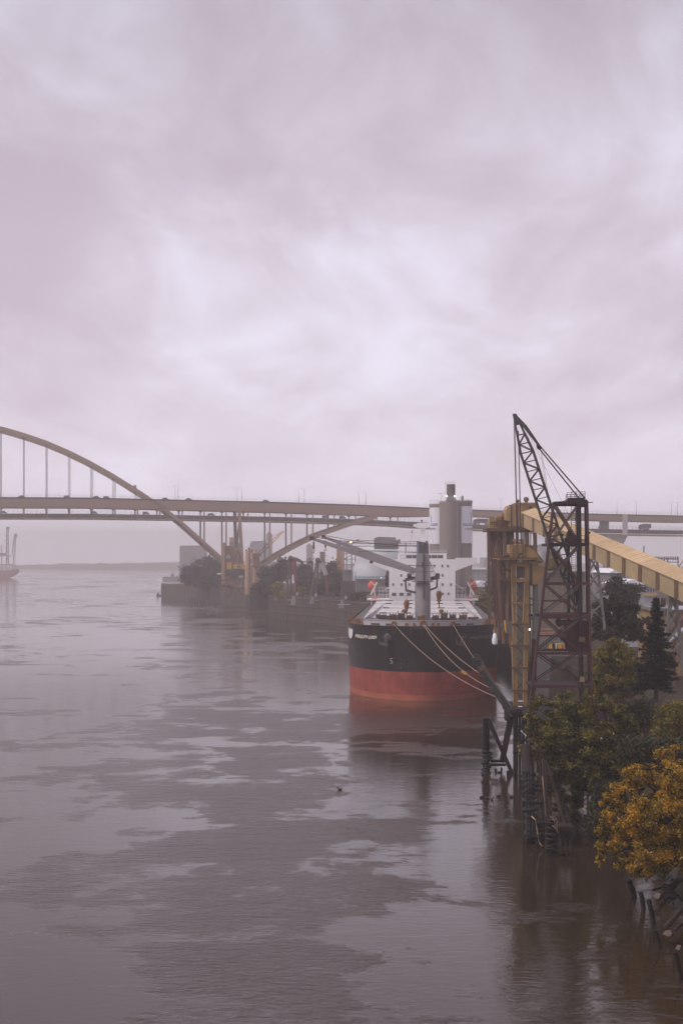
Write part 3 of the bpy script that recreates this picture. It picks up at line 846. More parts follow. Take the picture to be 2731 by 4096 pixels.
def on_bow(px, z, off=0.0, zz_=None):
    """point of the hull side at height z that shows at column px"""
    o = outline(min(z, 14.4), 80)
    full = [(s_, -t_) for s_, t_ in reversed(o)] + [(s_, t_) for s_, t_ in o[1:]]
    best = None
    for i in range(len(full) - 1):
        a, b_ = S(full[i][0], full[i][1], z), S(full[i + 1][0], full[i + 1][1], z)
        pa, pb = CX + FPX * a.x / a.y, CX + FPX * b_.x / b_.y
        if full[i][0] < 26 and (pa - px) * (pb - px) <= 0 and abs(pb - pa) > 1e-6:
            t = (px - pa) / (pb - pa)
            p = a.lerp(b_, t); d = (b_ - a).normalized()
            nrm = Vector((d.y, -d.x, 0))
            if nrm.dot(Vector((0, -1, 0))) < 0: nrm = -nrm
            if best is None or p.y < best[0].y: best = (p + nrm * off, d, nrm)
    return best
for px, w in ((1500, 44), (1562, 44), (1626, 14), (1655, 10), (1730, 10), (1752, 10), (1822, 40), (1880, 36)):
    q = on_bow(px, 14.4, .02)
    if q:
        p, d, nn = q
        hw = L(w, p.y) / 2
        MB().beam(p - d * hw + Vector((0, 0, .28)), p + d * hw + Vector((0, 0, .28)), .16, .34 if w > 20 else .7).build('chock' if w > 20 else 'stay', m_grey_dk if w > 20 else m_rust, bul)
fair = []
for px in (1576, 1692, 1809):
    p, d, nn = on_bow(px, 14.4, .12)
    f_ = MB().torus(p + Vector((0, 0, .45)), .55 if px == 1692 else .36, .2, nn, 16, 8).build('fairlead', m_rust, ship, True)
    fair.append(p + Vector((0, 0, .35)) + nn * .05)
# deck rails at the shoulders
rl = MB()
for sg in (-1, 1):
    pts = [(s_, t_) for s_, t_ in outline(14.4, 40) if 11.7 < t_ and s_ < 60] + [(60, BEAM)]
    for i, (s_, t_) in enumerate(pts):
        rl.beam(S(s_, sg * (t_ - .2), 14.3), S(s_, sg * (t_ - .2), 15.5), .08)
        if i: 
            for zr in (14.7, 15.1, 15.5): rl.beam(S(pts[i-1][0], sg * (pts[i-1][1] - .2), zr), S(s_, sg * (t_ - .2), zr), .06)
rl.build('deck_rail', m_rust, ship)
for sg in (-1, 1):
    for s_, t_ in ((12, 12.6), (15, 13.2)):
        b = MB(); c = S(s_, sg * t_, 14.2)
        for e in (-.45, .45): b.tube(c + SA * e, c + SA * e + Vector((0, 0, 1.0)), .22, None, 8)
        b.box(c + Vector((0, 0, .1)), (.8, 1.7, .2)); b.build('bollard', m_rust, ship)
# pale oval recesses on the shoulders where ropes lead out
for px in (1404, 1977):
    q = on_bow(px, 12.6, .06)
    if q is None: continue
    p, d, nn = q
    poly = []
    for k in range(16):
        a = 2 * math.pi * k / 16
        poly.append(p + d * (math.cos(a) * 2.0) + Vector((0, 0, math.sin(a) * 1.25 * (1 if math.sin(a) < 0 else 1.5))))
    sh_ = MB().prism(poly, nn * .05).build('shell_recess', m_white, ship)
    MB().path(poly + poly[:1], .09, 5).build('recess_rim', m_grey_dk, sh_)
# anchors in their hawse pipes
for px in (1545, 1835):
    p, d, nn = on_bow(px, 12.0, .12)
    an = MB().ball(p + d * .6 + Vector((0, 0, .15)), (.95, .35, .85), 14, 8)
    an.build('hawse_bolster', m_black if px > 1600 else m_grey_dk, ship, True)
    b = MB()
    b.beam(p + d * .5 + nn * .3 + Vector((0, 0, .4)), p - d * .1 + nn * .35 + Vector((0, 0, -1.2)), .35, .4)
    b.beam(p - d * 1.0 + nn * .45 + Vector((0, 0, -1.0)), p + d * .7 + nn * .45 + Vector((0, 0, -1.35)), .4, .45)
    for e, dz in ((-1.0, -1.0), (.7, -1.35)):
        c = p + d * e + nn * .45 + Vector((0, 0, dz))
        b.prism([c + d * -.22, c + d * .22, c + d * (.05 + e * .25) + Vector((0, 0, 1.1))], nn * .3)
    b.build('anchor', m_grey_dk, ship)
# rust runs below the openings
rgr = random.Random(12)
for px0 in (1545, 1576, 1692, 1809, 1835, 1500, 1880, 1640, 1740):
    for k_ in range(3):
        px = px0 + rgr.uniform(-9, 9); z1 = 13.9 if px0 not in (1545, 1835) else 11.2; ln = rgr.uniform(1.0, 4.5)
        pr_ = []
        for z in np.linspace(z1, z1 - ln, 6):
            pr_.append(on_bow(px, float(z), .025))
        w0 = rgr.uniform(.03, .09)
        vv = []; ff = []
        for i, q in enumerate(pr_):
            w = w0 * (1 - .85 * i / 5); vv += [q[0] - q[1] * w, q[0] + q[1] * w]
        for i in range(5): ff.append((2 * i, 2 * i + 1, 2 * i + 3, 2 * i + 2))
        MB().add(vv, ff).build('rust_run', m_rustrun, ship)
# ship's name on both bows
def name_on_bow(body, px0, px1, zc, hgt, mat, lab):
    vv, ff, asp = text_mesh(body)
    cols = {}
    out = []
    for x, y in vv:
        key = round(x, 3)
        if key not in cols: cols[key] = on_bow(px0 + (px1 - px0) * x, zc, .05)
        q = cols[key]
        out.append(q[0] + Vector((0, 0, (y - .5) * hgt)))
    o = MB().add(out, ff).build('ship_name', mat, ship); o['label'] = lab
name_on_bow('AREQUIPA QUEEN', 1421, 1506, 12.15, 1.12, m_letter, 'pale block capitals on the black bow')
name_on_bow('AREQUIPA QUEEN', 1877, 1969, 12.15, 1.12, m_letter_dim, 'darker block capitals on the far bow')
# bulbous bow mark and draught figures
q = [on_bow(1561 + dx, z, .06)[0] for dx, z in ((9, 8.05), (0, 8.05), (0, 7.6), (6, 7.6), (9, 7.4), (8, 7.15), (0, 7.1))]
MB().path(q, .05, 5).build('bow_mark', m_letter, ship)
for i, txt in enumerate(('8', '7', '6', '5')):
    vv, ff, asp = text_mesh(txt)
    out = [on_bow(1601 + 5 * x, 7.8 - i * .8, .05)[0] + Vector((0, 0, y * .42)) for x, y in vv]
    MB().add(out, ff).build('draught_figure', m_letter_dim, ship)

# hatch coamings and covers
def hz_(s_): return 14.75 + (s_ - 36) / 99 * 1.05
for hi, (s0, s1) in enumerate(((36, 57.2), (60.2, 86), (89, 114), (117, 135))):
    z0, z1 = hz_(s0), hz_(s1)
    co = MB().hexa([S(s0 + .4, -12, 13), S(s0 + .4, 12, 13), S(s1 - .4, 12, 13), S(s1 - .4, -12, 13), S(s0 + .4, -12, z0 - .8), S(s0 + .4, 12, z0 - .8), S(s1 - .4, 12, z1 - .8), S(s1 - .4, -12, z1 - .8)]).build('hatch_coaming', m_grey_dk, ship)
    n = 4
    for k in range(n):
        a0, a1 = s0 + (s1 - s0) * k / n + .12, s0 + (s1 - s0) * (k + 1) / n - .12
        y0, y1 = hz_(a0), hz_(a1)
        MB().hexa([S(a0, -12.6, y0 - .8), S(a0, 12.6, y0 - .8), S(a1, 12.6, y1 - .8), S(a1, -12.6, y1 - .8), S(a0, -12.6, y0 - .12), S(a0, 12.6, y0 - .12), S(a1, 12.6, y1 - .12), S(a1, -12.6, y1 - .12)]).build('hatch_cover', m_hatch, co)
        for t_ in (-8.4, -4.2, 0, 4.2, 8.4):
            pass
    # dark clutter between the covers
    for t_ in (-9, -3.5, 4.5, 9.5):
        box(co, 'cover_wheel', m_grey_dk, S(s1 + .9, t_, z1 - .3), (1.6, .7, .8))
# windlasses and winches on the forecastle
rg = random.Random(21)
for sg in (-1, 1):
    for j, t0 in enumerate((2.6, 4.3, 6.0, 8.0)):
        w_ = MB(); c = S(15 + j * .6, sg * t0, 15.5)
        rr = (.7, 1.35, .95, .75)[j]
        w_.tube(c - SL * .6, c + SL * .6, rr * .6, None, 12)
        for e in (-.6, 0.1, .6): w_.tube(c + SL * (e - .08), c + SL * (e + .08), rr, None, 14)
        w_.box(c + Vector((0, 0, -.75)), (1.7, 1.4, 1.1))
        w_.build('windlass' if j == 1 else 'mooring_winch', m_mach, ship)
    pk = MB(); c = S(16, sg * 3.7, 14.2)
    pk.tube(c, c + Vector((0, 0, 2.5)), .18, None, 8); pk.ball(c + Vector((0, 0, 2.6)), (.5, .5, .35)); pk.build('vent', m_rust, ship, True)
for _ in range(22):
    t_ = rg.uniform(-11, 11)
    box(ship, 'deck_gear', rg.choice([m_mach, m_rust, m_grey_dk]), S(rg.uniform(18, 33), t_, 14.9 + rg.uniform(-.3, .4)), (rg.uniform(.4, 1.4), rg.uniform(.4, 1.4), rg.uniform(.4, 1.0)))

# deck cranes: posts on the centre line, jibs swung out over the river
def deck_crane(s_, jib, first):
    Yc = S(s_, 0, 0).y
    ztop = 30.6
    post = MB().lathe(S(s_, 0, 13.5), [(1.62, 0), (1.62, 8.2), (1.45, 8.6), (1.42, 11.2), (1.25, 17.0), (1.05, 17.1)], 20)
    p_ = post.build('crane_post', m_grey, ship, True)
    # cab house and machinery ring
    hs = MB().hexa([S(s_ - 1.9, -1.75, 22.2), S(s_ - 1.9, 1.75, 22.2), S(s_ + 1.7, 1.75, 22.2), S(s_ + 1.7, -1.75, 22.2), S(s_ - 1.5, -1.2, ztop - 2.2), S(s_ - 1.5, 1.2, ztop - 2.2), S(s_ + 1.4, 1.2, ztop - 2.2), S(s_ + 1.4, -1.2, ztop - 2.2)])
    hs.build('crane_house', m_grey, p_)
    MB().hexa([S(s_ - 1.4, -.9, ztop - 2.2), S(s_ - 1.4, 1.15, ztop - 2.2), S(s_ + 1.3, 1.15, ztop - 2.2), S(s_ + 1.3, -.9, ztop - 2.2), S(s_ - 1.2, -.8, ztop + .3), S(s_ - 1.2, 1.0, ztop), S(s_ + 1.2, 1.0, ztop), S(s_ + 1.2, -.8, ztop + .3)]).build('crane_head', m_grey_dk, p_)
    MB().box(S(s_ - .2, -1.05, ztop - .7), (.4, 1.2, 2.2)).build('crane_panel', m_blue, p_)
    MB().box(S(s_ - 1.3, .8, ztop + .15), (.5, .6, .5)).build('crane_panel', m_blue, p_)
    if first:
        # ladder, front slot
        box(p_, 'ladder', m_grey_dk, S(s_ - 1.85, .25, 23.6), (.34, .35, 9.5))
        box(p_, 'window', m_glass, S(s_ - 1.78, .05, 26.0), (.45, .2, 1.0))
        # ring platform with brackets and catwalks
        zp = WZ(2325, Yc)
        rgm = MB().lathe(S(s_, 0, zp), [(1.7, -.1), (2.3, -.1), (2.3, .1), (1.7, .1)], 20).build('ring_platform', m_grey_dk, p_)
        tl, tr = SS(1612, 2300, Yc)[0], SS(1757, 2300, Yc)[0]
        a = MB(); 
        a.beam(S(s_ - .5, -1.5, zp + .6), S(s_ - .5, tl, zp + .1), .9, .45); a.beam(S(s_ + .8, -1.5, zp + .9), S(s_ - .2, tl + .5, zp + .5), .4, .3)
        a.beam(S(s_ - .5, 1.5, zp + .5), S(s_ - .5, tr, zp + .9), .9, .8)
        a.build('winch_platform', m_grey_dk, p_)
        a = MB()
        a.beam(S(s_ - .5, tl + .5, zp), S(s_ - .5, tl + .6, zp - 1.9), .35); a.beam(S(s_ - .5, tl + .6, zp - 1.9), S(s_ - .5, -1.3, zp - 2.4), .35, .5)
        a.build('bracket', m_grey_dk, p_); a = MB()
        a.beam(S(s_ - .5, tr - .5, zp + .4), S(s_ - .5, tr - .6, zp - 1.3), .35); a.beam(S(s_ - .5, tr - .6, zp - 1.3), S(s_ - .5, 1.3, zp - 1.9), .35, .4)
        a.build('bracket', m_grey_dk, p_)
        a = MB()
        for t_ in (-3.0, -2.6, 2.9, 3.3): a.ball(S(s_ - .5, t_, zp + 1.2), (.3, .3, .55), 8, 6)
        a.build('sheave', m_grey_dk, p_)
        for zr, w in ((WZ(2262, Yc), 2.6), (WZ(2287, Yc), 2.2)):
            a = MB(); a.beam(S(s_ - 1.7, -w, zr), S(s_ - 1.7, w, zr), .12); a.beam(S(s_ + 1, -w, zr), S(s_ + 1, w, zr), .12)
            for t_ in (-w, w): a.beam(S(s_ - 1.7, t_, zr), S(s_ + 1, t_, zr), .12)
            a.build('catwalk', m_grey_dk, p_)
        a = MB()
        for i in range(4):
            a.path([S(s_ - .4, 1.2 + i * .1, 27.2 - i * .2), S(s_ - .5, tr - 1.6 + i * .35, zp + 1.0)], .035, 4)
        for i in range(2):
            a.path([S(s_ - .4, -1.5, 24.5 - i * .3), S(s_ - .5, tl + .8 + i * .5, zp + .5)], .035, 4)
        a.build('luffing_wire', m_wire, p_)
    # jib: box girder from its heel at the post to its tip over the river side
    (pxh, pyh), (pxt, pyt), back = jib
    heel = W(pxh, pyh, Yc + .5); tip = W(pxt, pyt, Yc + back)
    jb = MB(); d = tip - heel
    for i, (f0, f1, w0, w1) in enumerate(((0, .35, .75, 1.0), (.35, .82, 1.0, .8), (.82, 1.0, .8, .5))):
        a, b_ = heel + d * f0, heel + d * f1
        up = Vector((0, 0, 1)); s2 = Vector((0, 1, 0))
        pts = []
        for q, w in ((a, w0), (b_, w1)):
            for i_, j_ in ((-1, -1), (1, -1), (1, 1), (-1, 1)): pts.append(q + s2 * (i_ * .55) + up * (j_ * w / 1.75))
        jb.hexa(pts)
    j_ = jb.build('jib', m_grey, p_)
    MB().box(tip + Vector((-.15, 0, .1)), (.9, 1.3, .8)).build('jib_head', m_grey_dk, j_)
    MB().box(heel + d * .42 + Vector((0, -.2, -.8)), (.7, .5, .6)).build('jib_bracket', m_grey_dk, j_)
    wr = MB()
    for e in (-.35, .35):
        a = S(s_, -1.0, ztop - .2 - abs(e)); b_ = tip + Vector((.4, e, .35))
        wr.path([a.lerp(b_, t) + Vector((0, 0, -.45 * math.sin(math.pi * t))) for t in (0, .25, .5, .75, 1)], .055, 5)
        a = S(s_, -1.0, ztop - 1.6 - abs(e)); b_ = heel + d * .55 + Vector((0, e, .5))
        wr.path([a, b_], .055, 5)
    wr.build('topping_wire', m_wire, j_)
    hk = MB(); htop = tip + Vector((.25, 0, 0)); hz2 = htop.z - L(38, Yc)
    hk.tube(htop, (htop.x, htop.y, hz2 + 1.2), .035, None, 4)
    hk.build('hook_wire', m_wire, j_)
    b = MB(); b.box((htop.x, htop.y, hz2 + .7), (.34, .3, 1.3)); b.ball((htop.x, htop.y, hz2 + .1), (.26, .2, .3), 8, 6)
    b.path([(htop.x, htop.y, hz2 - .1), (htop.x + .1, htop.y, hz2 - .6), (htop.x + .05, htop.y, hz2 - .95), (htop.x - .25, htop.y, hz2 - .95), (htop.x - .28, htop.y, hz2 - .7)], .085, 6)
    b.build('hook', m_rust, j_)
deck_crane(29, ((1655, 2289), (1250, 2155), 2), True)
deck_crane(58.7, ((1668, 2283), (1297, 2149), 3), False)
# blocks hanging on slack falls beside the post
for px, py0, py1, Yb in ((1625, 2330, 2432, 334), (1755, 2325, 2395, 334)):
    b = MB(); c = W(px, py1, Yb)
    for e in (-.35, .35):
        b.path([W(px, py0, Yb) + Vector((e, 0, 0)), c + Vector((e * .3, 0, .8))], .03, 4)
    wire = b.build('fall_wire', m_wire, ship)
    b = MB(); b.lathe(c + Vector((0, 0, .1)), [(.12, -1.2), (.5, .3), (.62, .8), (.45, 1.4), (.1, 1.6)], 12)
    b.path([c + Vector((0, 0, -1.0)), c + Vector((.05, 0, -1.6)), c + Vector((.02, 0, -2.0))], .1, 6)
    o = b.build('fall_block', m_rust, ship, True); o['label'] = 'rusty orange cargo block'

# accommodation block
YA = 448.0; s_a = 142.0
def T(px): return SS(px, 2300, YA)[0]
def Zs(py): return WZ(py, YA)
acc = MB().hexa([S(s_a, T(1555), 13), S(s_a, T(1820), 13), S(s_a + 16, T(1820), 13), S(s_a + 16, T(1555), 13), S(s_a, T(1555), Zs(2237)), S(s_a, T(1820), Zs(2237)), S(s_a + 16, T(1820), Zs(2237)), S(s_a + 16, T(1555), Zs(2237))]).build('accommodation', m_white, ship)
# bridge wings: deep fascia that tapers outwards
for sg, tin, tout in ((1, T(1820), T(1906)), (-1, T(1555), T(1470))):
    poly = [S(s_a + .02, tin, Zs(2284)), S(s_a + .02, tin + (tout - tin) * .82, Zs(2257)), S(s_a + .02, tout, Zs(2254)), S(s_a + .02, tout, Zs(2231)), S(s_a + .02, tin, Zs(2231))]
    MB().prism(poly, SA * .35).build('wing_fascia', m_white, acc)
    MB().hexa([S(s_a + .4, tin, Zs(2246)), S(s_a + .4, tout, Zs(2246)), S(s_a + 4, tout, Zs(2246)), S(s_a + 4, tin, Zs(2246)), S(s_a + .4, tin, Zs(2242)), S(s_a + .4, tout, Zs(2242)), S(s_a + 4, tout, Zs(2242)), S(s_a + 4, tin, Zs(2242))]).build('wing_deck', m_grey, acc)
# wheelhouse with its row of windows
wh = MB().hexa([S(s_a + .6, T(1590), Zs(2237)), S(s_a + .6, T(1785), Zs(2237)), S(s_a + 9, T(1785), Zs(2237)), S(s_a + 9, T(1590), Zs(2237)), S(s_a + .6, T(1590), Zs(2213)), S(s_a + .6, T(1785), Zs(2213)), S(s_a + 9, T(1785), Zs(2213)), S(s_a + 9, T(1590), Zs(2213))]).build('wheelhouse', m_white, acc)
for x0, x1, mt in ((1602, 1621, m_white), (1625, 1646, m_glass), (1649, 1669, m_glass), (1672, 1692, m_glass), (1695, 1723, m_glass), (1726, 1746, m_glass), (1749, 1770, m_glass)):
    zc = (Zs(2221) + Zs(2232)) / 2; h = Zs(2221) - Zs(2232)
    fr = MB().beam(S(s_a + .56, T(x0) - .12, zc), S(s_a + .56, T(x1) + .12, zc), .06, h + .25).build('window_frame', m_bul, wh)
    MB().beam(S(s_a + .51, T(x0), zc), S(s_a + .51, T(x1), zc), .06, h).build('pane', mt, fr)
for px, py, w, h in [(1604, 2301, 5, 8), (1637, 2301, 5, 8), (1637, 2264, 5, 8), (1572, 2338, 5, 8), (1605, 2338, 5, 8), (1637, 2338, 5, 8), (1575, 2377, 15, 10), (1605, 2377, 15, 10), (1635, 2377, 15, 10),
                     (1736, 2264, 5, 8), (1768, 2264, 5, 8), (1790, 2264, 5, 8), (1769, 2301, 5, 8), (1769, 2338, 5, 8), (1802, 2338, 5, 8), (1770, 2375, 5, 8), (1792, 2375, 5, 8)]:
    zc = Zs(py)
    fr = MB().beam(S(s_a - .02, T(px - w / 2) - .12, zc), S(s_a - .02, T(px + w / 2) + .12, zc), .08, L(h, YA) + .24).build('window', m_bul, acc)
    MB().beam(S(s_a - .06, T(px - w / 2), zc), S(s_a - .06, T(px + w / 2), zc), .08, L(h, YA)).build('pane', m_glass, fr)
# monkey island rails, mast
a = MB()
for px in range(1590, 1790, 12): a.beam(S(s_a + 1, T(px), Zs(2213)), S(s_a + 1, T(px), Zs(2200)), .06)
for py in (2200, 2206): a.beam(S(s_a + 1, T(1590), Zs(py)), S(s_a + 1, T(1785), Zs(py)), .06)
a.build('rail', m_white, wh)
a = MB(); 
mast = MB().hexa([S(s_a + 4, T(1676), Zs(2213)), S(s_a + 4, T(1702), Zs(2213)), S(s_a + 6, T(1702), Zs(2213)), S(s_a + 6, T(1676), Zs(2213)), S(s_a + 4, T(1682), Zs(2112)), S(s_a + 4, T(1698), Zs(2112)), S(s_a + 5.5, T(1698), Zs(2112)), S(s_a + 5.5, T(1682), Zs(2112))]).build('radar_mast', m_white, acc)
MB().prism([S(s_a + 3.5, T(x), Zs(y)) for x, y in ((1672, 2112), (1706, 2112), (1722, 2104), (1722, 2092), (1716, 2090), (1672, 2090), (1650, 2102))], SA * 2.5).build('mast_platform', m_white, mast)
b = MB(); b.tube(S(s_a + 4.5, T(1686), Zs(2092)), S(s_a + 4.5, T(1686), Zs(2084)), .12); b.ball(S(s_a + 4.5, T(1686), Zs(2082)), .3); b.build('mast_light', m_grey_dk, mast)
MB().beam(S(s_a + 4, T(1652), Zs(2098)), S(s_a + 4, T(1720), Zs(2098)), .2, .35).build('radar_scanner', m_white, mast)
# signal halyard with a red flag
a = MB(); a.path([S(s_a + 4, T(1655), Zs(2104)), S(s_a + 2, T(1632), Zs(2213))], .03, 4); a.path([S(s_a + 4, T(1720), Zs(2104)), S(s_a + 2, T(1742), Zs(2213))], .03, 4); a.build('halyard', m_wire, mast)
MB().prism([S(s_a + 3, T(1649), Zs(2120)), S(s_a + 3, T(1650), Zs(2134)), S(s_a + 3.1, T(1642), Zs(2127))], SA * .05).build('flag', m_flag, mast)
# boat decks with lifeboats under white davits
for sg, tin, tout in ((-1, T(1555), T(1466)), (1, T(1820), T(1911))):
    side = 'left' if sg < 0 else 'right'
    bd = MB().hexa([S(s_a + 1, tin, Zs(2402)), S(s_a + 1, tout, Zs(2402)), S(s_a + 14, tout, Zs(2402)), S(s_a + 14, tin, Zs(2402)), S(s_a + 1, tin, Zs(2397)), S(s_a + 1, tout, Zs(2397)), S(s_a + 14, tout, Zs(2397)), S(s_a + 14, tin, Zs(2397))]).build('boat_deck', m_white, ship)
    a = MB()
    for f in np.linspace(0, 1, 9): a.beam(S(s_a + 1.05, tin + (tout - tin) * f, Zs(2397)), S(s_a + 1.05, tin + (tout - tin) * f, Zs(2381)), .07)
    for py in (2381, 2386, 2391): a.beam(S(s_a + 1.05, tin, Zs(py)), S(s_a + 1.05, tout, Zs(py)), .06)
    a.build('boat_deck_rail', m_white, bd)
    for f in (.25, .8): MB().beam(S(s_a + 2, tin + (tout - tin) * f, 13.5), S(s_a + 2, tin + (tout - tin) * f, Zs(2402)), .4).build('stanchion', m_white, bd)
    tb = tin + (tout - tin) * .80; zb = Zs(2346)
    lb = MB(); vv = []; ff = []; nst = 11; nr = 14
    for i in range(nst):
        f = i / (nst - 1); e = math.sin(math.pi * min(max(f, .02), .98)) ** .45
        for k_ in range(nr):
            an = 2 * math.pi * k_ / nr
            vv.append(S(s_a + 4 + f * 7.5, tb + 1.25 * e * math.cos(an), zb + 1.45 * e * math.sin(an) * (1.0 if math.sin(an) > 0 else .95)))
    for i in range(nst - 1):
        for k_ in range(nr):
            k2 = (k_ + 1) % nr; ff.append((i * nr + k_, i * nr + k2, (i + 1) * nr + k2, (i + 1) * nr + k_))
    ff += [tuple(range(nr - 1, -1, -1)), tuple((nst - 1) * nr + k_ for k_ in range(nr))]
    o = lb.add(vv, ff).build('lifeboat', m_orange, ship, True); o['label'] = 'orange enclosed lifeboat on the %s of the white house' % side
    MB().box(S(s_a + 5.2, tb - sg * .3, zb + 1.6), (1.0, 1.4, .7)).build('lifeboat_hatch', m_orange, o)
    dv = MB()
    pin = tin + (tout - tin) * .55
    dv.beam(S(s_a + 3.4, tb + sg * .2, zb - 2.4), S(s_a + 3.4, pin, zb + 1.2), .35, .45)
    dv.beam(S(s_a + 3.4, pin + sg * .9, zb - .1), S(s_a + 3.4, pin + sg * .5, Zs(2397)), .3)
    dv.beam(S(s_a + 3.2, tb + sg * .4, zb + 1.5), S(s_a + 3.2, pin + sg * .6, zb + .2), .25)
    dv.build('davit', m_white, bd)
    fr = MB()
    for f in (.12, .3, .45): fr.beam(S(s_a + 4, tin + (tout - tin) * f, Zs(2397)), S(s_a + 4, tin + (tout - tin) * f, Zs(2350)), .12)
    for py in (2350, 2365, 2380): fr.beam(S(s_a + 4, tin, Zs(py)), S(s_a + 4, tin + (tout - tin) * .5, Zs(py)), .1)
    fr.beam(S(s_a + 3, tin, Zs(2336 if sg > 0 else 2352)), S(s_a + 3, tin + (tout - tin) * (.38 if sg > 0 else .2), Zs(2358)), .28)
    fr.build('ladder_frame', m_white, bd)
    box(bd, 'raft_case', m_orange, S(s_a + 2.2, tin + (tout - tin) * .66, Zs(2391)), (1.6, .7, .6))
# mooring ropes from the bow to the dolphin on the right
def rope(a, b_, sag, r=.05, n=16):
    a, b_ = Vector(a), Vector(b_)
    return MB().path([a.lerp(b_, t / n) + Vector((0, 0, -sag * 4 * (t / n) * (1 - t / n))) for t in range(n + 1)], r, 5)
YM = 214.0
rends = [(fair[0], W(1988, 2790, YM), 1.5, 'mooring rope from the left fairlead of the ship'), (fair[1], W(2004, 2768, YM), 2.0, 'slacker mooring rope from the stem fairlead with a yellow tag'),
         (fair[1] + Vector((.2, 0, 0)), W(2016, 2752, YM), 1.0, 'tighter mooring rope from the stem fairlead'), (fair[2], W(2046, 2822, YM), .8, 'mooring rope from the right fairlead across the black arm')]
for a, b_, sg_, lab in rends:
    o = rope(a, b_, sg_); solo(o, 'mooring_rope', m_rope, a, 'tan ' + lab, 'rope', 'mooring ropes', True)
p = fair[1].lerp(W(2004, 2768, YM), .61) + Vector((0, -.1, -2.0 * 4 * .61 * .39))
solo(MB().beam(p + Vector((-.4, 0, .2)), p + Vector((.3, 0, -.3)), .12, .5), 'rope_tag', m_ygold, p, 'small yellow tag tied on a mooring rope', 'tag')

# ------------------------------------------------------------------ concrete silo with painted panels
YS = 575.0
silo = thing('concrete_silo', W(1800, 2420, YS), 'tall grey concrete silo with two white lettered panels behind the ship', 'silo')
def drum(name, mat, pxc, rpx, py0, py1, dy=0.0, par=None, n=40):
    Y = YS + dy
    c = W(pxc, 2240, Y); r = L(rpx, Y)
    o = MB().lathe((c.x, c.y, 0), [(r, WZ(py1, Y)), (r, WZ(py0, Y))], n).build(name, mat, par or silo, True)
    return c, r, o
def shell(name, mat, c, r, z0, z1, f0, f1, par, n=16):
    b = MB(); vv = []; ff = []
    for i in range(n + 1):
        f = f0 + (f1 - f0) * i / n
        for rr in (r + .06, r - .02):
            for z in (z0, z1): vv.append((c.x + rr * math.sin(f), c.y - rr * math.cos(f), z))
    for i in range(n):
        a = i * 4; e = a + 4
        ff += [(a, e, e + 1, a + 1), (a + 2, a + 3, e + 3, e + 2), (a + 1, e + 1, e + 3, a + 3), (a, a + 2, e + 2, e)]
    ff += [(0, 1, 3, 2), (n * 4, n * 4 + 2, n * 4 + 3, n * 4 + 1)]
    return b.add(vv, ff).build(name, mat, par, True)
def cyl_text(body, c, r, f0, width, zc, h, mat, par, end=False, name='lettering'):
    vv, ff, asp = text_mesh(body)
    if end: f0 = f0 - width / r
    out = [(c.x + (r + .10) * math.sin(f0 + x * width / r), c.y - (r + .10) * math.cos(f0 + x * width / r), zc + (y - .5) * h) for x, y in vv]
    return MB().add(out, ff).build(name, mat, par)
cL, rL, dL = drum('drum', m_silo, 1760, 43, 2020, 2420)
cR, rR, dR = drum('drum', m_silo, 1845, 42, 2008, 2420)
cC, rC, dC = drum('drum', m_silo, 1798, 43, 2006, 2420, -3.2)
for c, r, a0, a1, y0, y1, d in ((cL, rL, -1.6, -.02, 2031, 2176, dL), (cR, rR, -.10, 1.6, 2026, 2173, dR)):
    shell('white_panel', m_silow, c, r, WZ(y1, YS), WZ(y0, YS), a0, a1, d)
hpx = L(11, YS)
cyl_text('GLACIER', cR, rR, 0.03, L(66, YS), WZ(2099, YS), hpx, m_navy, dR)
cyl_text('NORTHWEST', cR, rR, .30, L(46, YS), WZ(2116, YS), hpx * .62, m_dkgrey, dR)
cyl_text('GLACIER', cL, rL, -.26, L(66, YS), WZ(2099, YS), hpx, m_navy, dL, True)
cyl_text('NORTHWEST', cL, rL, -.46, L(46, YS), WZ(2116, YS), hpx * .62, m_dkgrey, dL, True)
def cyl_pt(c, r, f, py): return (c.x + (r + .10) * math.sin(f), c.y - (r + .10) * math.cos(f), WZ(py, YS))
MB().path([cyl_pt(cR, rR, .85, 2051), cyl_pt(cR, rR, .98, 2059), cyl_pt(cR, rR, 1.12, 2051)], .12, 4).build('emblem', m_navy, dR)
MB().path([cyl_pt(cR, rR, .98, 2059), cyl_pt(cR, rR, 1.0, 2090)], .10, 4).build('emblem', m_navy, dR)
MB().path([cyl_pt(cL, rL, -1.02, 2062), cyl_pt(cL, rL, -1.0, 2090)], .10, 4).build('emblem', m_navy, dL)
for c, r, y in ((cL, rL, 2017), (cR, rR, 2004)):
    MB().lathe((c.x, c.y, WZ(y, YS)), [(r + .15, -.9), (r + .15, .1), (r - .3, .1), (r - .3, -.9)], 40).build('parapet', m_silo, silo, True)
for px in (1777, 1803, 1827): beam(dC, 'joint_highlight_strip', m_conc_lt if px > 1800 else m_silo, W(px, 2010, YS - 3.4 - L(30, YS)), W(px, 2420, YS - 3.4 - L(30, YS)), .18, .3)  # joint lines; right-hand pair paler, a line highlight put into the colour
a = MB()
for px in range(1720, 1890, 9): a.beam(W(px, 2012, YS - 2), W(px, 2000, YS - 2), .07)
for py in (2000, 2006): a.beam(W(1718, py + 3, YS - 2), W(1886, py - 2, YS - 2), .07)
a.build('roof_rail', m_rail, silo)
tw = MB().lathe((WX(1803, YS), YS, 0), [(L(17, YS), WZ(2006, YS)), (L(17, YS), WZ(1938, YS)), (L(16, YS), WZ(1937, YS))], 24).build('roof_tank', m_shed, silo, True)
tw.data.materials[0] = M('tank_grey', (0.11, 0.10, 0.105), .7, .1, .3)
a = MB()
for px in (1780, 1790, 1800, 1810, 1819): a.beam(W(px, 1938, YS - 1.2), W(px, 1927, YS - 1.2), .06)
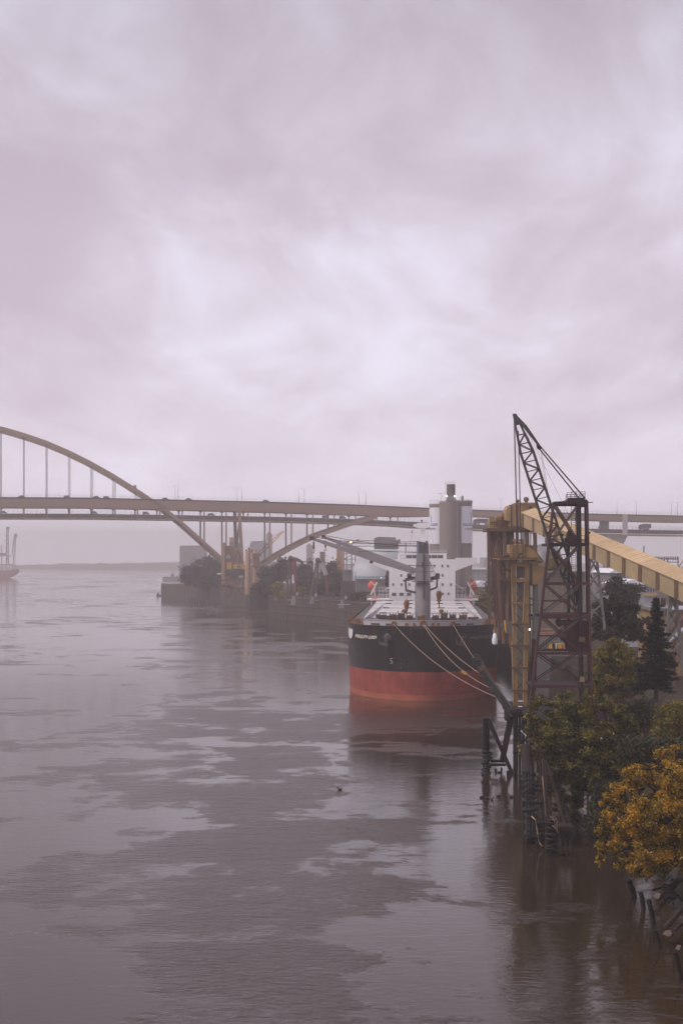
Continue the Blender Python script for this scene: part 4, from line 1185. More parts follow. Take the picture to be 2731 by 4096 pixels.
for py in (1927, 1932): a.beam(W(1779, py, YS - 1.2), W(1819, py, YS - 1.2), .06)
for px in (1780, 1786): a.beam(W(px, 1995, YS - 1.2), W(px, 1930, YS - 1.2), .08)
for py in range(1934, 1995, 7): a.beam(W(1780, py, YS - 1.2), W(1786, py, YS - 1.2), .06)
a.build('tank_rail', m_rail, tw)
MB().prism([W(1785, 2003, YS - 2), W(1826, 2003, YS - 2), W(1818, 1984, YS - 2), W(1788, 1984, YS - 2)], (0, 4, 0)).build('tank_skirt', m_shed, tw)
for px in (1785, 1818):
    MB().ball(W(px, 1984, YS - 2.6), (.32, .3, .3)).build('lamp', m_lampon, tw)
a = MB(); a.beam(W(1765, 2012, YS - 2), W(1765, 1973, YS - 2), .14); a.beam(W(1750, 1974, YS - 2), W(1767, 1973, YS - 2), .14); a.build('davit', m_rail, silo)
a = MB(); a.ball(W(1848, 1992, YS - 2), (.5, .5, .9)); a.beam(W(1836, 2003, YS - 2), W(1836, 1990, YS - 2), .1); a.beam(W(1836, 1991, YS - 2), W(1848, 1991, YS - 2), .1); a.build('roof_vent', m_shed, silo)

# ------------------------------------------------------------------ sheds and trees behind the ship's starboard side
def shed(px0, px1, py0, py1, Y, mat, label, roof=None, pitch=0, depth=20, name='shed', cat='shed', seams=0, base=None):
    t = thing(name, W((px0 + px1) / 2, py1, Y), label, cat)
    x0, x1, z0, z1 = WX(px0, Y), WX(px1, Y), (base if base is not None else 7.0), WZ(py0, Y)
    w = MB().box(((x0 + x1) / 2, Y + depth / 2, (z0 + z1) / 2), (x1 - x0, depth, z1 - z0)).build('wall', mat, t)
    if roof:
        h = L(pitch, Y); e = .5
        if pitch:
            xm = (x0 + x1) / 2
            MB().prism([(x0 - e, Y - e, z1), (x1 + e, Y - e, z1), (xm + (x1 - x0) * .12, Y - e, z1 + h), (xm - (x1 - x0) * .12, Y - e, z1 + h)], (0, depth + 2 * e, 0)).build('roof', roof, t)
        else:
            MB().box(((x0 + x1) / 2, Y + depth / 2, z1 + .25), (x1 - x0 + 1, depth + 1, .5)).build('roof', roof, t)
    for i in range(seams):
        x = x0 + (x1 - x0) * (i + .5) / seams
        beam(w, 'seam', m_shed, (x, Y - .06, z0), (x, Y - .06, z1), .12, .12)
    return t
shed(1880, 1985, 2278, 2330, 640, m_shed_lt, 'pale flat-roofed shed right of the white bridge wing', m_roofw, 0, 30, seams=5)
shed(1888, 1972, 2347, 2372, 560, m_shed, 'low grey shed under a white hipped roof beside the rusty spouts', m_roofw, 22, 22)
shed(1935, 1990, 2230, 2280, 980, m_shed_lt, 'hazy pale block just left of the rusty spouts', None, 0, 30, name='block', cat='building')

# ------------------------------------------------------------------ grain terminal: head house, spouts and sloping gallery
YG = 285.0
gh = thing('loading_head_house', W(2090, 2500, YG), 'tan grain head house on legs above a bundle of rusty spouts', 'grain loader')
def slab(par, name, mat, px0, px1, py0, py1, Y, depth, dy=0): 
    p = W((px0 + px1) / 2, (py0 + py1) / 2, Y)
    return MB().box((p.x, Y + dy + depth / 2, p.z), (L(px1 - px0, Y), depth, L(py1 - py0, Y))).build(name, mat, par)
hw = MB().prism([W(x, y, YG) for x, y in ((2038, 2106), (2147, 2106), (2147, 2014), (2066, 2013), (2036, 2020), (2023, 2040), (2023, 2080), (2038, 2086))], (0, 6.5, 0)).build('house', m_house, gh)
for px in (2044, 2067, 2084): beam(hw, 'corner_strip', m_yel_lt if px == 2084 else m_rib, W(px, 2020, YG - .05), W(px, 2106, YG - .05), .16 if px == 2084 else .3, .12)
rf = slab(hw, 'roof_edge', m_house, 2062, 2149, 2010, 2015, YG - .4, 7.2)
for px, r_px, h in ((2070, 7, 14), (2103, 11, 24)):
    b = MB(); c = W(px, 2012, YG + 2)
    b.tube(c, c + Vector((0, 0, L(h * .5, YG))), L(r_px * .6, YG), None, 12); b.ball(c + Vector((0, 0, L(h * .6, YG))), (L(r_px, YG), L(r_px, YG), L(h * .45, YG)), 12, 8)
    b.build('roof_cowl', m_rib, hw, True)
MB().prism([W(2112, 2034, YG - .4), W(2133, 2034, YG - .4), W(2120, 2020, YG - .4)], (0, .5, 0)).build('cowl_base', m_rib, hw)
steps = [(1957, 1984, 2072, 2112), (1984, 2003, 2063, 2112), (2003, 2026, 2052, 2112)]
for i, (x0, x1, y0, y1) in enumerate(steps):
    st = slab(gh, 'spout_head', m_house, x0 + .5, x1 - .5, y0, y1, YG + 2 + i, 4)
    slab(st, 'step_rail', m_rib, x0 + 1, x1 - 1, y0 + 17, y0 + 19, YG + 1.8 + i, .15)
    slab(st, 'hatch', m_yel, x0 + 6, x1 - 8, y0 + 8, y0 + 15, YG + 1.9 + i, .12)
dk = slab(gh, 'platform', m_rib, 1945, 2136, 2112, 2126, YG - .5, 8)
MB().prism([W(2040, 2104, YG - .7), W(2128, 2103, YG - .7), W(2146, 2110, YG - .7), W(2143, 2118, YG - .7), W(2040, 2118, YG - .7)], (0, 8.2, 0)).build('platform_beam', m_rib, gh)
for px0, px1, d in ((2136, 2142, 0), (2104, 2116, 0), (2066, 2074, 0), (2139, 2147, 6.8), (2108, 2114, 6.8), (1952, 1957, 0), (1990, 1994, 6)):
    beam(gh, 'leg', m_rib, W(px0, 2116, YG + d), W(px1, 2500, YG + d), .5, .6)
for y0 in (2185, 2260, 2340, 2420):
    beam(gh, 'leg_tie', m_rib, W(2064, y0, YG + .3), W(2150, y0, YG + .3), .25)
    beam(gh, 'leg_brace', m_rib, W(2068, y0, YG + .35), W(2140, y0 + 70, YG + .35), .2)
a = MB()
for px in range(1944, 2030, 8): a.beam(W(px, 2113, YG - .4), W(px, 2098, YG - .4), .05)
for py in (2098, 2105): a.beam(W(1944, py, YG - .4), W(2026, py, YG - .4), .05)
a.build('rail', m_rib, gh)
rg = random.Random(8)
for i in range(13):
    f = i / 12
    xt, xb = 1958 + 92 * f, 1982 + 74 * f
    dy = rg.uniform(-.5, 4.5)
    yb = 2484 + rg.uniform(-6, 8)
    wob = rg.uniform(-3, 3)
    o = MB().path([W(xt, 2124, YG + dy), W(xt + 3 + wob, 2190, YG + dy), W(xt + 8, 2240, YG + dy), W((xt + xb) / 2 + 6 + wob, 2330, YG + dy), W(xb, yb, YG + dy)],
                  [L(4.5, YG), L(5.2, YG), L(4.2, YG), L(5.0, YG), L(4.6, YG)], 10).build('spout', m_pipe, gh, True)
    if i % 2 == 0:
        MB().lathe(W(xt + 8, 2240, YG + dy), [(L(6, YG), -.25), (L(6.4, YG), 0), (L(6, YG), .25)], 10).build('spout_collar', m_pipe, o)
for i in range(5):
    xt = 1986 + i * 17
    beam(gh, 'spout_strut', m_pipe, W(xt + 10, 2150, YG - .8), W(xt - 10, 2200, YG - .8), .16)
slab(gh, 'spout_platform', m_pipe, 1968, 2046, 2318, 2321, YG - 1.2, 1.5)
# tips that reach over the ship's side
for px, py0, py1, mt, r_ in ((1979, 2474, 2545, m_rust, 5), (1994, 2490, 2560, m_pipe, 5), (2019, 2482, 2530, m_ygold, 4), (2010, 2520, 2575, m_rust, 7), (2038, 2540, 2590, m_rust, 5)):
    tube(gh, 'spout_tip', mt, W(px, py0, YG - 2), W(px + 2, py1, YG - 2), L(r_, YG), L(r_ * .8, YG), 10)
b = MB().lathe(W(1978, 2553, YG - 2.2), [(.15, .9), (.32, .7), (.52, -.3), (.45, -1.0), (.2, -1.2)], 12)
solo(b, 'bulk_bag', m_roofw, W(1978, 2553, YG - 2.2) - Vector((0, 0, 1.2)), 'white sack-like sleeve hanging from the leftmost spout tip', 'sleeve', None, True)

# the gallery
GA, GB = W(2112, 2106, 281.0), W(2731, 2392, 203.0)
gd = (GB - GA); gdir = gd.normalized(); gside = Vector((gdir.y, -gdir.x, 0)).normalized()
if gside.y > 0: gside = -gside
gal = thing('conveyor_gallery', W(2420, 2400, 240), 'long ochre conveyor gallery sloping down to the right edge', 'conveyor gallery')
GH = 3.15
glen = gd.length * 1.25
def G(d, side, h): return GA + gdir * d + gside * side + Vector((0, 0, h))
npan = 14
plen = gd.length / 11.0
for i in range(npan):
    d0, d1 = i * plen, (i + 1) * plen
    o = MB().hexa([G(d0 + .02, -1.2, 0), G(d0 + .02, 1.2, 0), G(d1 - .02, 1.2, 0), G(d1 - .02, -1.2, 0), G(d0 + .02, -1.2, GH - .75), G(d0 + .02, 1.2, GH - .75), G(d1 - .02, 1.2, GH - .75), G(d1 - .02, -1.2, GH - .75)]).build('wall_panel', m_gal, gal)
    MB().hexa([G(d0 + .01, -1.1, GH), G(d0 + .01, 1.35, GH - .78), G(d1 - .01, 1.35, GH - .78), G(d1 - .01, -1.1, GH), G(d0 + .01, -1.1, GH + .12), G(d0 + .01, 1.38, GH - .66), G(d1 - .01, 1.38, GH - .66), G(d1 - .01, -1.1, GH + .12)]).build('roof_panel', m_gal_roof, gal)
    MB().hexa([G(d0 + .02, -1.2, GH - .75), G(d0 + .02, 1.1, GH - .75), G(d1 - .02, 1.1, GH - .75), G(d1 - .02, -1.2, GH - .75), G(d0 + .02, -1.15, GH), G(d0 + .02, -1.0, GH), G(d1 - .02, -1.0, GH), G(d1 - .02, -1.15, GH)]).build('gable_fill', m_gal, o)
    if i < npan:
        MB().beam(G(d0 + .8, 1.23, 0.02), G(d0 + .8, 1.23, GH - .8), .06, 1.45, up=gdir).build('rib', m_rib, gal)
    for k_ in range(1, 6):
        dd = d0 + plen * k_ / 6
        MB().beam(G(dd, 1.36, GH - .655), G(dd, -1.1, GH + .13), .05, .05).build('roof_seam', m_gal_roof, gal)
# trestles under the gallery
def trestle(px, pytop, Y, label, spread=20):
    t = thing('gallery_trestle', W(px, 2600, Y), label, 'trestle')
    for e in (-1, 1):
        beam(t, 'leg', m_pipe_gr, W(px + e * spread * .35, pytop, Y), W(px + e * spread * 1.6, pytop + 330, Y), .38)
    for j in range(4):
        y0, y1 = pytop + 15 + j * 62, pytop + 15 + (j + 1) * 62
        f0, f1 = .35 + 1.25 * (y0 - pytop) / 330, .35 + 1.25 * (y1 - pytop) / 330
        beam(t, 'brace', m_pipe_gr, W(px - spread * f0, y0, Y + .3), W(px + spread * f1, y1, Y + .3), .24)
        beam(t, 'brace', m_pipe_gr, W(px + spread * f0, y0, Y - .3), W(px - spread * f1, y1, Y - .3), .24)
trestle(2372, 2216, 248, 'grey cross-braced steel trestle under the ochre gallery beside the derrick', 30)
trestle(2690, 2372, 207, 'grey steel trestle under the gallery at the right edge', 26)

# ------------------------------------------------------------------ grain elevator wall behind the derrick
YE = 318.0
ev = thing('grain_elevator', W(2240, 2600, YE), 'drab ribbed grain elevator wall seen through the red derrick', 'building')
for i in range(9):
    x0 = 2150 + i * 21
    slab(ev, 'wall_panel', m_elev, x0 + .3, x0 + 20.7, 2292, 2640, YE + .05 * (i % 2), 14)
slab(ev, 'eave', m_shed, 2146, 2342, 2286, 2292, YE - .6, 16)
b = slab(ev, 'lower_wall', m_shed, 2146, 2345, 2545, 2800, YE - 2.5, 3)
for py in (2515, 2530, 2538, 2552, 2570): slab(ev, 'belt', m_pink if py < 2545 else m_shed_lt, 2158, 2330, py, py + 3, YE - 1.5, .6)
for px, w, mt in ((2198, 22, m_ygold), (2232, 14, m_ygold), (2208, 16, m_roofw), (2250, 18, m_pink)):
    slab(ev, 'plant_box', mt, px, px + w, 2575, 2600, YE - 6, 2)
# roof plant seen beyond: vents, tanks
sh2 = thing('rooftop_plant', W(2200, 2290, 420), 'hazy white and grey rooftop plant left of the derrick above the ochre elevator head', 'roof plant')
slab(sh2, 'white_box', m_roofw, 2135, 2178, 2135, 2178, 420, 6); slab(sh2, 'grey_box', m_shed, 2170, 2215, 2147, 2172, 424, 6); slab(sh2, 'grey_box', m_shed_lt, 2142, 2230, 2182, 2205, 418, 6)
slab(sh2, 'base', m_shed, 2135, 2240, 2205, 2300, 419, 8); slab(sh2, 'dark_top', m_shed, 2168, 2215, 2138, 2147, 423, 3)
tube(sh2, 'tank', m_shed_lt, W(2165, 2250, 415), W(2165, 2205, 415), 1.6, None, 14)

# buildings below the gallery on the right
t = shed(2440, 2500, 2292, 2330, 430, m_shed, 'grey shed with a bright white roof under the gallery', m_roofw, 18, 30)
t = shed(2472, 2615, 2338, 2400, 350, m_shed_lt, 'long pale shed with a white hipped roof and window row under the gallery', m_roofw, 20, 20)
for i in range(9):
    wf = slab(t, 'window', m_roofw, 2565 + i * 6.2, 2570 + i * 6.2, 2346, 2370, 349.8, .15)
    slab(wf, 'pane', m_glass, 2566 + i * 6.2, 2569.2 + i * 6.2, 2348, 2368, 349.7, .1)
slab(t, 'plinth', m_yel_lt, 2570, 2625, 2372, 2385, 349.6, .2)
t = shed(2640, 2800, 2445, 2620, 262, m_house, 'tan braced terminal building behind the spruce at the right edge', m_shed, 0, 20)
for a_, b_ in (((2650, 2560), (2735, 2460)), ((2655, 2470), (2735, 2560)), ((2640, 2500), (2740, 2500)), ((2640, 2530), (2740, 2530))):
    beam(t, 'brace', m_shed, W(*a_, 261), W(*b_, 261), .22)
slab(t, 'white_tank', m_roofw, 2685, 2735, 2425, 2438, 255, 1.5)
slab(t, 'dark_bay', m_grey_dk, 2685, 2760, 2384, 2422, 258, 3)
slab(t, 'red_door', m_derrick, 2644, 2660, 2393, 2428, 258, .5)
# sloping silver pipes
p0, p1 = W(2646, 2588, 226), W(2790, 2470, 226)
sp = thing('silver_pipe_bridge', p0, 'bright silver pipe sloping up beside the spruce at the right edge', 'pipe')
tube(sp, 'pipe', M('silver_pipe', (.62, .59, .6), .35, .1, 1.0, metallic=.5), p0, p1, L(9, 226), None, 12)
beam(sp, 'rail', m_rope, p0 + Vector((0, .6, 1.6)), p1 + Vector((0, .6, 1.9)), .22)
beam(sp, 'walkway', m_pipe, p0 + Vector((0, .8, .8)), p1 + Vector((0, .8, 1.0)), 1.0, .7)
for f in (.35, .8): beam(sp, 'support', m_pipe, p0.lerp(p1, f) - Vector((0, 0, .3)), p0.lerp(p1, f) - Vector((0, 0, 7)), .35)
# substation gantries far right
sb = thing('substation_gantry', W(2650, 2330, 520), 'row of thin grey lattice gantries above the gallery at right', 'gantry')
for px, y0 in ((2573, 2183), (2600, 2232), (2625, 2228), (2655, 2232), (2668, 2232), (2710, 2228)): beam(sb, 'post', m_shed, W(px, y0, 520), W(px, 2340, 520), .35)
for y0 in (2232, 2245, 2268): beam(sb, 'beam', m_shed, W(2578, y0, 520), W(2712, y0 + 4, 520), .3)
for px in range(2582, 2712, 9): beam(sb, 'insulator', m_shed, W(px, 2226, 520), W(px, 2240, 520), .35)
beam(sb, 'stay', m_pink, W(2700, 2290, 500), W(2745, 2215, 500), .3)

# ------------------------------------------------------------------ ochre bucket elevator tower on the dock
YT = 206.0
el_ = thing('bucket_elevator', W(2078, 2860, YT), 'ochre lattice bucket elevator tower with curved head, left of the derrick', 'elevator tower')
def leg(par, name, mat, x0, x1, y0, y1, Y, w=None, d=.7):
    """upright of given picture width between two heights"""
    return MB().beam(W(x0, y0, Y), W(x1, y1, Y), L(w, Y), d).build(name, mat, par)
for dy in (0, 2.6):
    leg(el_, 'leg', m_yel, 2050, 2062, 2240, 2852, YT + dy, 17, .35)
    leg(el_, 'leg', m_yel, 2106, 2098, 2240, 2852, YT + dy, 17, .35)
leg(el_, 'corner_lit_edge', m_yel_lt, 2041.5, 2053, 2262, 2530, YT - .2, 3.0, .12); leg(el_, 'corner_lit_edge', m_yel_lt, 2045, 2053, 2565, 2850, YT - .2, 3.0, .12)  # left edges of the legs paler: side light put into the colour
leg(el_, 'corner_lit_edge', m_yel_lt, 2096, 2090, 2330, 2490, YT - .2, 3.0, .12); leg(el_, 'corner_lit_edge', m_yel_lt, 2095, 2090, 2600, 2820, YT - .2, 3.0, .12)
ys = [2262, 2318, 2325, 2412, 2497, 2583, 2672, 2762, 2850]
for i, y in enumerate(ys):
    for dy in (-.25, 2.6): beam(el_, 'tie', m_yel if i < 4 else m_rib, W(2044, y, YT + dy), W(2112, y, YT + dy), .18, .22)
for i in range(2, len(ys) - 1):
    y0, y1 = ys[i], ys[i + 1]; ym = (y0 + y1) / 2
    for dy in (0, 2.6):
        beam(el_, 'brace', m_rib, W(2062, y0, YT + dy + .1), W(2098, ym, YT + dy + .1), .10)
        beam(el_, 'brace', m_rib, W(2098, ym, YT + dy + .1), W(2062, y1, YT + dy + .1), .10)
        beam(el_, 'brace', m_rib, W(2062, ym, YT + dy + .15), W(2098, y1, YT + dy + .15), .10)
slab(el_, 'mesh_guard', m_elev, 2064, 2100, 2264, 2312, YT + .6, .2)
slab(el_, 'front_plate', m_yel, 2062, 2112, 2244, 2266, YT - .1, 2.4)
slab(el_, 'casing', m_pipe_gr, 2066, 2096, 2325, 2840, YT + 1.0, .8)
hp = [(2037, 2178), (2096, 2177), (2116, 2182), (2132, 2191), (2143, 2203), (2150, 2218), (2163, 2234), (2173, 2247), (2160, 2252), (2146, 2258), (2118, 2255), (2112, 2240), (2037, 2240)]
hd = MB().prism([W(x, y, YT - .6) for x, y in hp], (0, 3.6, 0)).build('head_casing', m_yel, el_)
for px in (2053, 2067, 2089, 2100): beam(hd, 'head_seam', m_rib, W(px, 2180, YT - .65), W(px, 2232, YT - .65), .08, .08)
MB().path([W(x, y, YT - .68) for x, y in hp[1:8]], .07, 5).build('head_flange', m_rib, hd)
MB().prism([W(x, y, YT - .7) for x, y in ((2147, 2255), (2152, 2243), (2173, 2247), (2160, 2252))], (0, .15, 0)).build('spout_lip', m_rib, hd)
pl = slab(el_, 'platform', m_yel, 2004, 2148, 2234, 2240, YT - 1.4, 5.2)
slab(pl, 'platform_edge', m_rib, 2000, 2150, 2231, 2234, YT - 1.5, .3); slab(pl, 'platform_edge', m_grey_dk, 2010, 2146, 2240, 2243, YT - 1.2, 4.8)
a = MB()
for px in (1979, 1988, 2000, 2012, 2022, 2034): a.beam(W(px, 2233, YT - 1.2), W(px, 2194, YT - 1.2), .05)
for py in (2194, 2212): a.beam(W(1977, py, YT - 1.2), W(2036, py, YT - 1.2), .05)
a.build('rail', m_yel, pl)
slab(pl, 'left_landing', m_yel, 1976, 2006, 2232, 2236, YT - 1.3, 2.4)
for px in (2007, 2020): beam(pl, 'landing_strut', m_rib, W(px, 2236, YT - 1.1), W(px, 2330, YT - .6), .10)
beam(pl, 'landing_strut', m_rib, W(2007, 2280, YT - 1.0), W(2042, 2280, YT - .3), .1); beam(pl, 'landing_strut', m_rib, W(2007, 2315, YT - 1.0), W(2042, 2315, YT - .3), .1)
mo = MB().tube(W(2013, 2222, YT - 1.0), W(2036, 2221, YT - 1.0), L(9, YT), None, 12).build('motor', m_grey_dk, pl, True)
MB().ball(W(2010, 2223, YT - 1.0), L(7, YT)).build('motor_end', m_grey_dk, mo, True)
MB().torus(W(2080, 2223, YT - .85), L(9, YT), L(3, YT), (0, 1, 0), 16, 6).build('bearing', m_grey_dk, hd, True)
cb = MB().path([W(2007, 2245, YT - .8), W(2012, 2262, YT - .8), W(2025, 2278, YT - .8), W(2040, 2288, YT - .6)], .07, 5).build('cable', m_wire, el_)
MB().prism([W(x, y, YT - .3) for x, y in ((2128, 2262), (2181, 2264), (2178, 2285), (2152, 2338), (2128, 2338))], (0, 2.4, 0)).build('hopper', m_yel, el_)
slab(el_, 'hopper_flange', m_rib, 2125, 2153, 2337, 2342, YT - .5, 2.6)
tube(el_, 'down_pipe', m_pipe_gr, W(2140, 2342, YT + .6), W(2138, 2556, YT + .6), L(11, YT), None, 14)
tube(el_, 'down_pipe', m_pipe_gr, W(2122, 2255, YT + .2), W(2122, 2342, YT + .4), L(5, YT), None, 10)
leg(el_, 'guide_pole', m_green_dk, 2117, 2121, 2330, 2640, YT - .3, 3, .1)
tube(el_, 'boot_pipe', m_derrick, W(2138, 2556, YT + .6), W(2130, 2760, YT + .6), L(12, YT), None, 12)
slab(el_, 'dark_beam', m_green_dk, 2062, 2130, 2457, 2466, YT + 3.2, .4)
MB().ball(W(2117, 2518, YT - .5), .11, 8, 6).build('lamp', m_lampon, el_)
top_ = slab(el_, 'top_block', m_yel, 2055, 2098, 2157, 2166, YT + .3, 1.6); slab(el_, 'top_block', m_rust, 2060, 2094, 2168, 2176, YT + .3, 1.2)

# ------------------------------------------------------------------ red derrick tower
YD = 186.0; DV = Vector((0.118 * 7, 7, 0))
de = thing('derrick_tower', W(2240, 2790, YD), 'dark red lattice derrick tower with raised black boom on the right bank', 'derrick crane')
def D(px, py, k=0.0): return W(px, py, YD) + DV * k
def lx(y): return 2214 - (y - 2010) * (2214 - 2127) / 750      # left leg
def rx(y): return 2347 + (y - 2010) * 15 / 750                  # right leg
def ix(y): return 2312 + (y - 2010) * 14 / 750                  # inner right leg
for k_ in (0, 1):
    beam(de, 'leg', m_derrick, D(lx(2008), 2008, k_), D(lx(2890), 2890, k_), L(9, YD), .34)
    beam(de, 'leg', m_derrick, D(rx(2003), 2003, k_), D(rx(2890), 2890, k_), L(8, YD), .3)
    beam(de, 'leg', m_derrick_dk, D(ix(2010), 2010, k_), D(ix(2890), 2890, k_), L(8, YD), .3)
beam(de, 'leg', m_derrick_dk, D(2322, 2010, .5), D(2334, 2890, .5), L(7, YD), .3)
lv = [2012, 2177, 2336, 2466, 2613, 2746]
for j, y in enumerate(lv):
    h = (.30, .34, .26, .5, .30, .34)[j]
    for k_ in (0, 1): beam(de, 'girt', m_derrick_dk if j == 0 else m_derrick, D(lx(y), y, k_), D(rx(y), y, k_), .28, h)
    for f in (lx(y), rx(y), ix(y)): beam(de, 'side_girt', m_derrick, D(f, y + 3, 0), D(f, y + 3, 1), .22, .26)
for j in range(len(lv) - 1):
    y0, y1 = lv[j] + 6, lv[j + 1] - 6
    for k_ in (0, 1):
        for e in (-.13, .13):
            o_ = Vector((0, 0, e))
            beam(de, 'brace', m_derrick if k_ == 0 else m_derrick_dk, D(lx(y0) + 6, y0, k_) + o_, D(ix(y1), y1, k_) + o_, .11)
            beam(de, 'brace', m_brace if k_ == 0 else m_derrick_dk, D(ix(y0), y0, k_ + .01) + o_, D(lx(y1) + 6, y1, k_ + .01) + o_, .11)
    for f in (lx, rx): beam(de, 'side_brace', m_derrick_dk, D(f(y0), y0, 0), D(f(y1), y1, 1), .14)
for y, px in ((2403, 2256), (2544, 2250), (2252, 2256)):
    MB().box(D(px, y, -.02), (.95 if y != 2252 else .5, .15, .4)).build('gusset', m_derrick, de)
beam(de, 'mid_girt', m_derrick, D(lx(2403), 2403), D(2250, 2403), .16, .2)
beam(de, 'mid_girt', m_derrick, D(lx(2543), 2543), D(2260, 2543), .14, .18)
# top cap and its railed platform
cap = MB().prism([D(x, y, -.05) for x, y in ((2207, 2018), (2207, 2010), (2214, 2007), (2268, 2004), (2268, 1992), (2338, 1990), (2338, 1998), (2347, 1998), (2347, 2012), (2345, 2020), (2318, 2022), (2302, 2013), (2216, 2017))], DV * 1.1).build('top_frame', m_derrick_dk, de)
beam(cap, 'outrigger', m_derrick_dk, D(2345, 2008, .3), D(2372, 2006, .3), .12, .10)
for k_ in (0, .9):
    a = MB()
    for px in (2267, 2285, 2303, 2321, 2338): a.beam(D(px, 1992, k_), D(px, 1966 if px > 2280 else 1971, k_), .06)
    for py in (1966, 1975, 1984): a.beam(D(2267, py + 4, k_), D(2338, py, k_), .05)
    a.build('rail', m_derrick_dk, cap)
beam(cap, 'plank', m_brace, D(2256, 2003, -.1), D(2283, 1995, .2), .25, .06)
# ladder
a = MB()
for px in (2286, 2303): a.beam(D(px, 1995, .6), D(px + 4, 2400, .6), .05)
y = 2015
while y < 2400:
    a.beam(D(2286, y, .6), D(2303, y, .6), .04); y += 9
a.build('ladder', m_derrick_dk, de)
# winch platform
slab(de, 'winch_floor', m_derrick_dk, 2196, 2352, 2172, 2184, YD - .2, 7.4)
w_ = MB().prism([D(x, y, .25) for x, y in ((2258, 2172), (2258, 2152), (2270, 2148), (2270, 2122), (2288, 2118), (2290, 2134), (2304, 2144), (2307, 2168), (2300, 2175))], DV * .5).build('winch', m_derrick_dk, de)
tube(w_, 'winch_drum', m_derrick, D(2285, 2152, .15), D(2285, 2152, .85), L(15, YD), None, 14)
MB().ball(D(2250, 2138, .2), (.12, .12, .16), 8, 6).build('lamp_case', m_green_dk, de)
a = MB()
for px in range(2192, 2355, 18): a.beam(D(px, 2175, -.05), D(px, 2142, -.05), .05)
for py in (2142, 2158): a.beam(D(2190, py, -.05), D(2352, py, -.05), .05)
a.build('winch_rail', m_derrick_dk, de)
for px in (2190, 2354): MB().ball(D(px, 2131, 0), (.2, .2, .14), 8, 6).build('sheave', m_derrick_dk, de)
tube(de, 'riser_column', m_green_dk, D(2276, 2180, .7), D(2277, 2520, .7), L(6.5, YD), None, 10)
slab(de, 'deck_beam', m_green_dk, 2140, 2322, 2455, 2465, YD + 2, 3.0)
# machinery house: a dark mass of winches low in the tower
mh_ = MB().prism([D(x, y, .1) for x, y in ((2250, 2486), (2352, 2484), (2356, 2620), (2290, 2622), (2262, 2600), (2258, 2572), (2240, 2560), (2238, 2545), (2260, 2525), (2264, 2510), (2250, 2502))], DV * .75).build('machinery_house', m_derrick, de)
tube(mh_, 'hoist_drum', m_derrick_dk, D(2236, 2494, .0), D(2236, 2494, .8), L(14, YD), None, 16)
tube(mh_, 'hoist_drum', m_derrick_dk, D(2255, 2545, .0), D(2255, 2545, .8), L(20, YD), None, 16)
MB().prism([D(x, y, -.06) for x, y in ((2314, 2548), (2337, 2548), (2337, 2567), (2314, 2567))], DV * .05).build('junction_box', m_rib, mh_)
slab(de, 'yellow_box', m_yel, 2319, 2336, 2708, 2728, YD - .3, .3)
slab(de, 'base_floor', m_derrick_dk, 2130, 2358, 2742, 2752, YD, 7)
for px in (2360,): 
    for py in (2288, 2300, 2314, 2334): beam(de, 'side_cage', m_derrick_dk, D(2352, py + 8, .3), D(2367, py + 8, .3), .05)
    beam(de, 'side_cage', m_derrick_dk, D(2367, 2296, .3), D(2367, 2342, .3), .05)
for i in range(5): beam(de, 'hanging_cable', m_derrick_dk, D(2282 + i * 6, 2260 + i * 22, .5), D(2300 + i * 7, 2480, .45), .09)
# boom
YB0, YB1 = 190.0, 205.0
def Bm(f, off, side=0.0):
    """f along the boom from heel to tip, off across it in the picture plane"""
    h = W(2305, 2420, YB0); t = W(2060, 1668, YB1); d = (t - h); n_ = Vector((d.z, 0, -d.x)).normalized()
    return h + d * f + n_ * off + Vector((0, side, 0))
def bw(f): return .18 + .62 * min(1, f / .25) if f < .25 else (.80 if f < .80 else .80 - .62 * (f - .80) / .20)
nb = 20
boom = MB().hexa([Bm(.955, -.32, -.4), Bm(.955, .32, -.4), Bm(.955, .32, .4), Bm(.955, -.32, .4), Bm(1.02, -.22, -.25), Bm(1.016, .25, -.25), Bm(1.016, .25, .25), Bm(1.02, -.22, .25)]).build('boom_head', m_derrick_dk, de)
for sd_ in (-.6, .6):
    for sg in (-1, 1):
        MB().path([Bm(i / nb, sg * bw(i / nb), sd_ * (1 if i / nb < .85 else (1 - (i / nb - .85) * 5))) for i in range(nb + 1)], L(3.2, 197), 6).build('boom_chord', m_derrick_dk, boom)
    for i in range(1, 17):
        f0, f1 = .05 + i * .05, .05 + (i + 1) * .05
        if f1 > .95: break
        s0 = 1 if i % 2 else -1
        beam(boom, 'boom_lacing', m_derrick_dk, Bm(f0, s0 * bw(f0), sd_), Bm(f1, -s0 * bw(f1), sd_), .11)
        beam(boom, 'boom_batten', m_derrick_dk, Bm(f1, bw(f1), sd_), Bm(f1, -bw(f1), sd_), .09)
for i in range(2, 18): beam(boom, 'boom_tie', m_derrick_dk, Bm(i * .05, bw(i * .05), -.6), Bm(i * .05, bw(i * .05), .6), .09)
bl = W(2158, 1787, 202)
MB().path([Bm(1.0, .1), W(2098, 1705, 203.5), bl], [.22, .26, .16], 8).build('pendant_bar', m_derrick_dk, boom)
MB().prism([W(x, y, 202.2) for x, y in ((2145, 1775), (2152, 1776), (2168, 1790), (2160, 1800), (2148, 1793))], (0, .6, 0)).build('pendant_block', m_derrick_dk, boom)
for a_, b_ in (((2163, 1790, 202), (2338, 1993, 187)), ((2157, 1797, 202), (2318, 1998, 189))):
    tube(boom, 'pendant', m_derrick_dk, W(*a_), W(*b_), .09, None, 6)
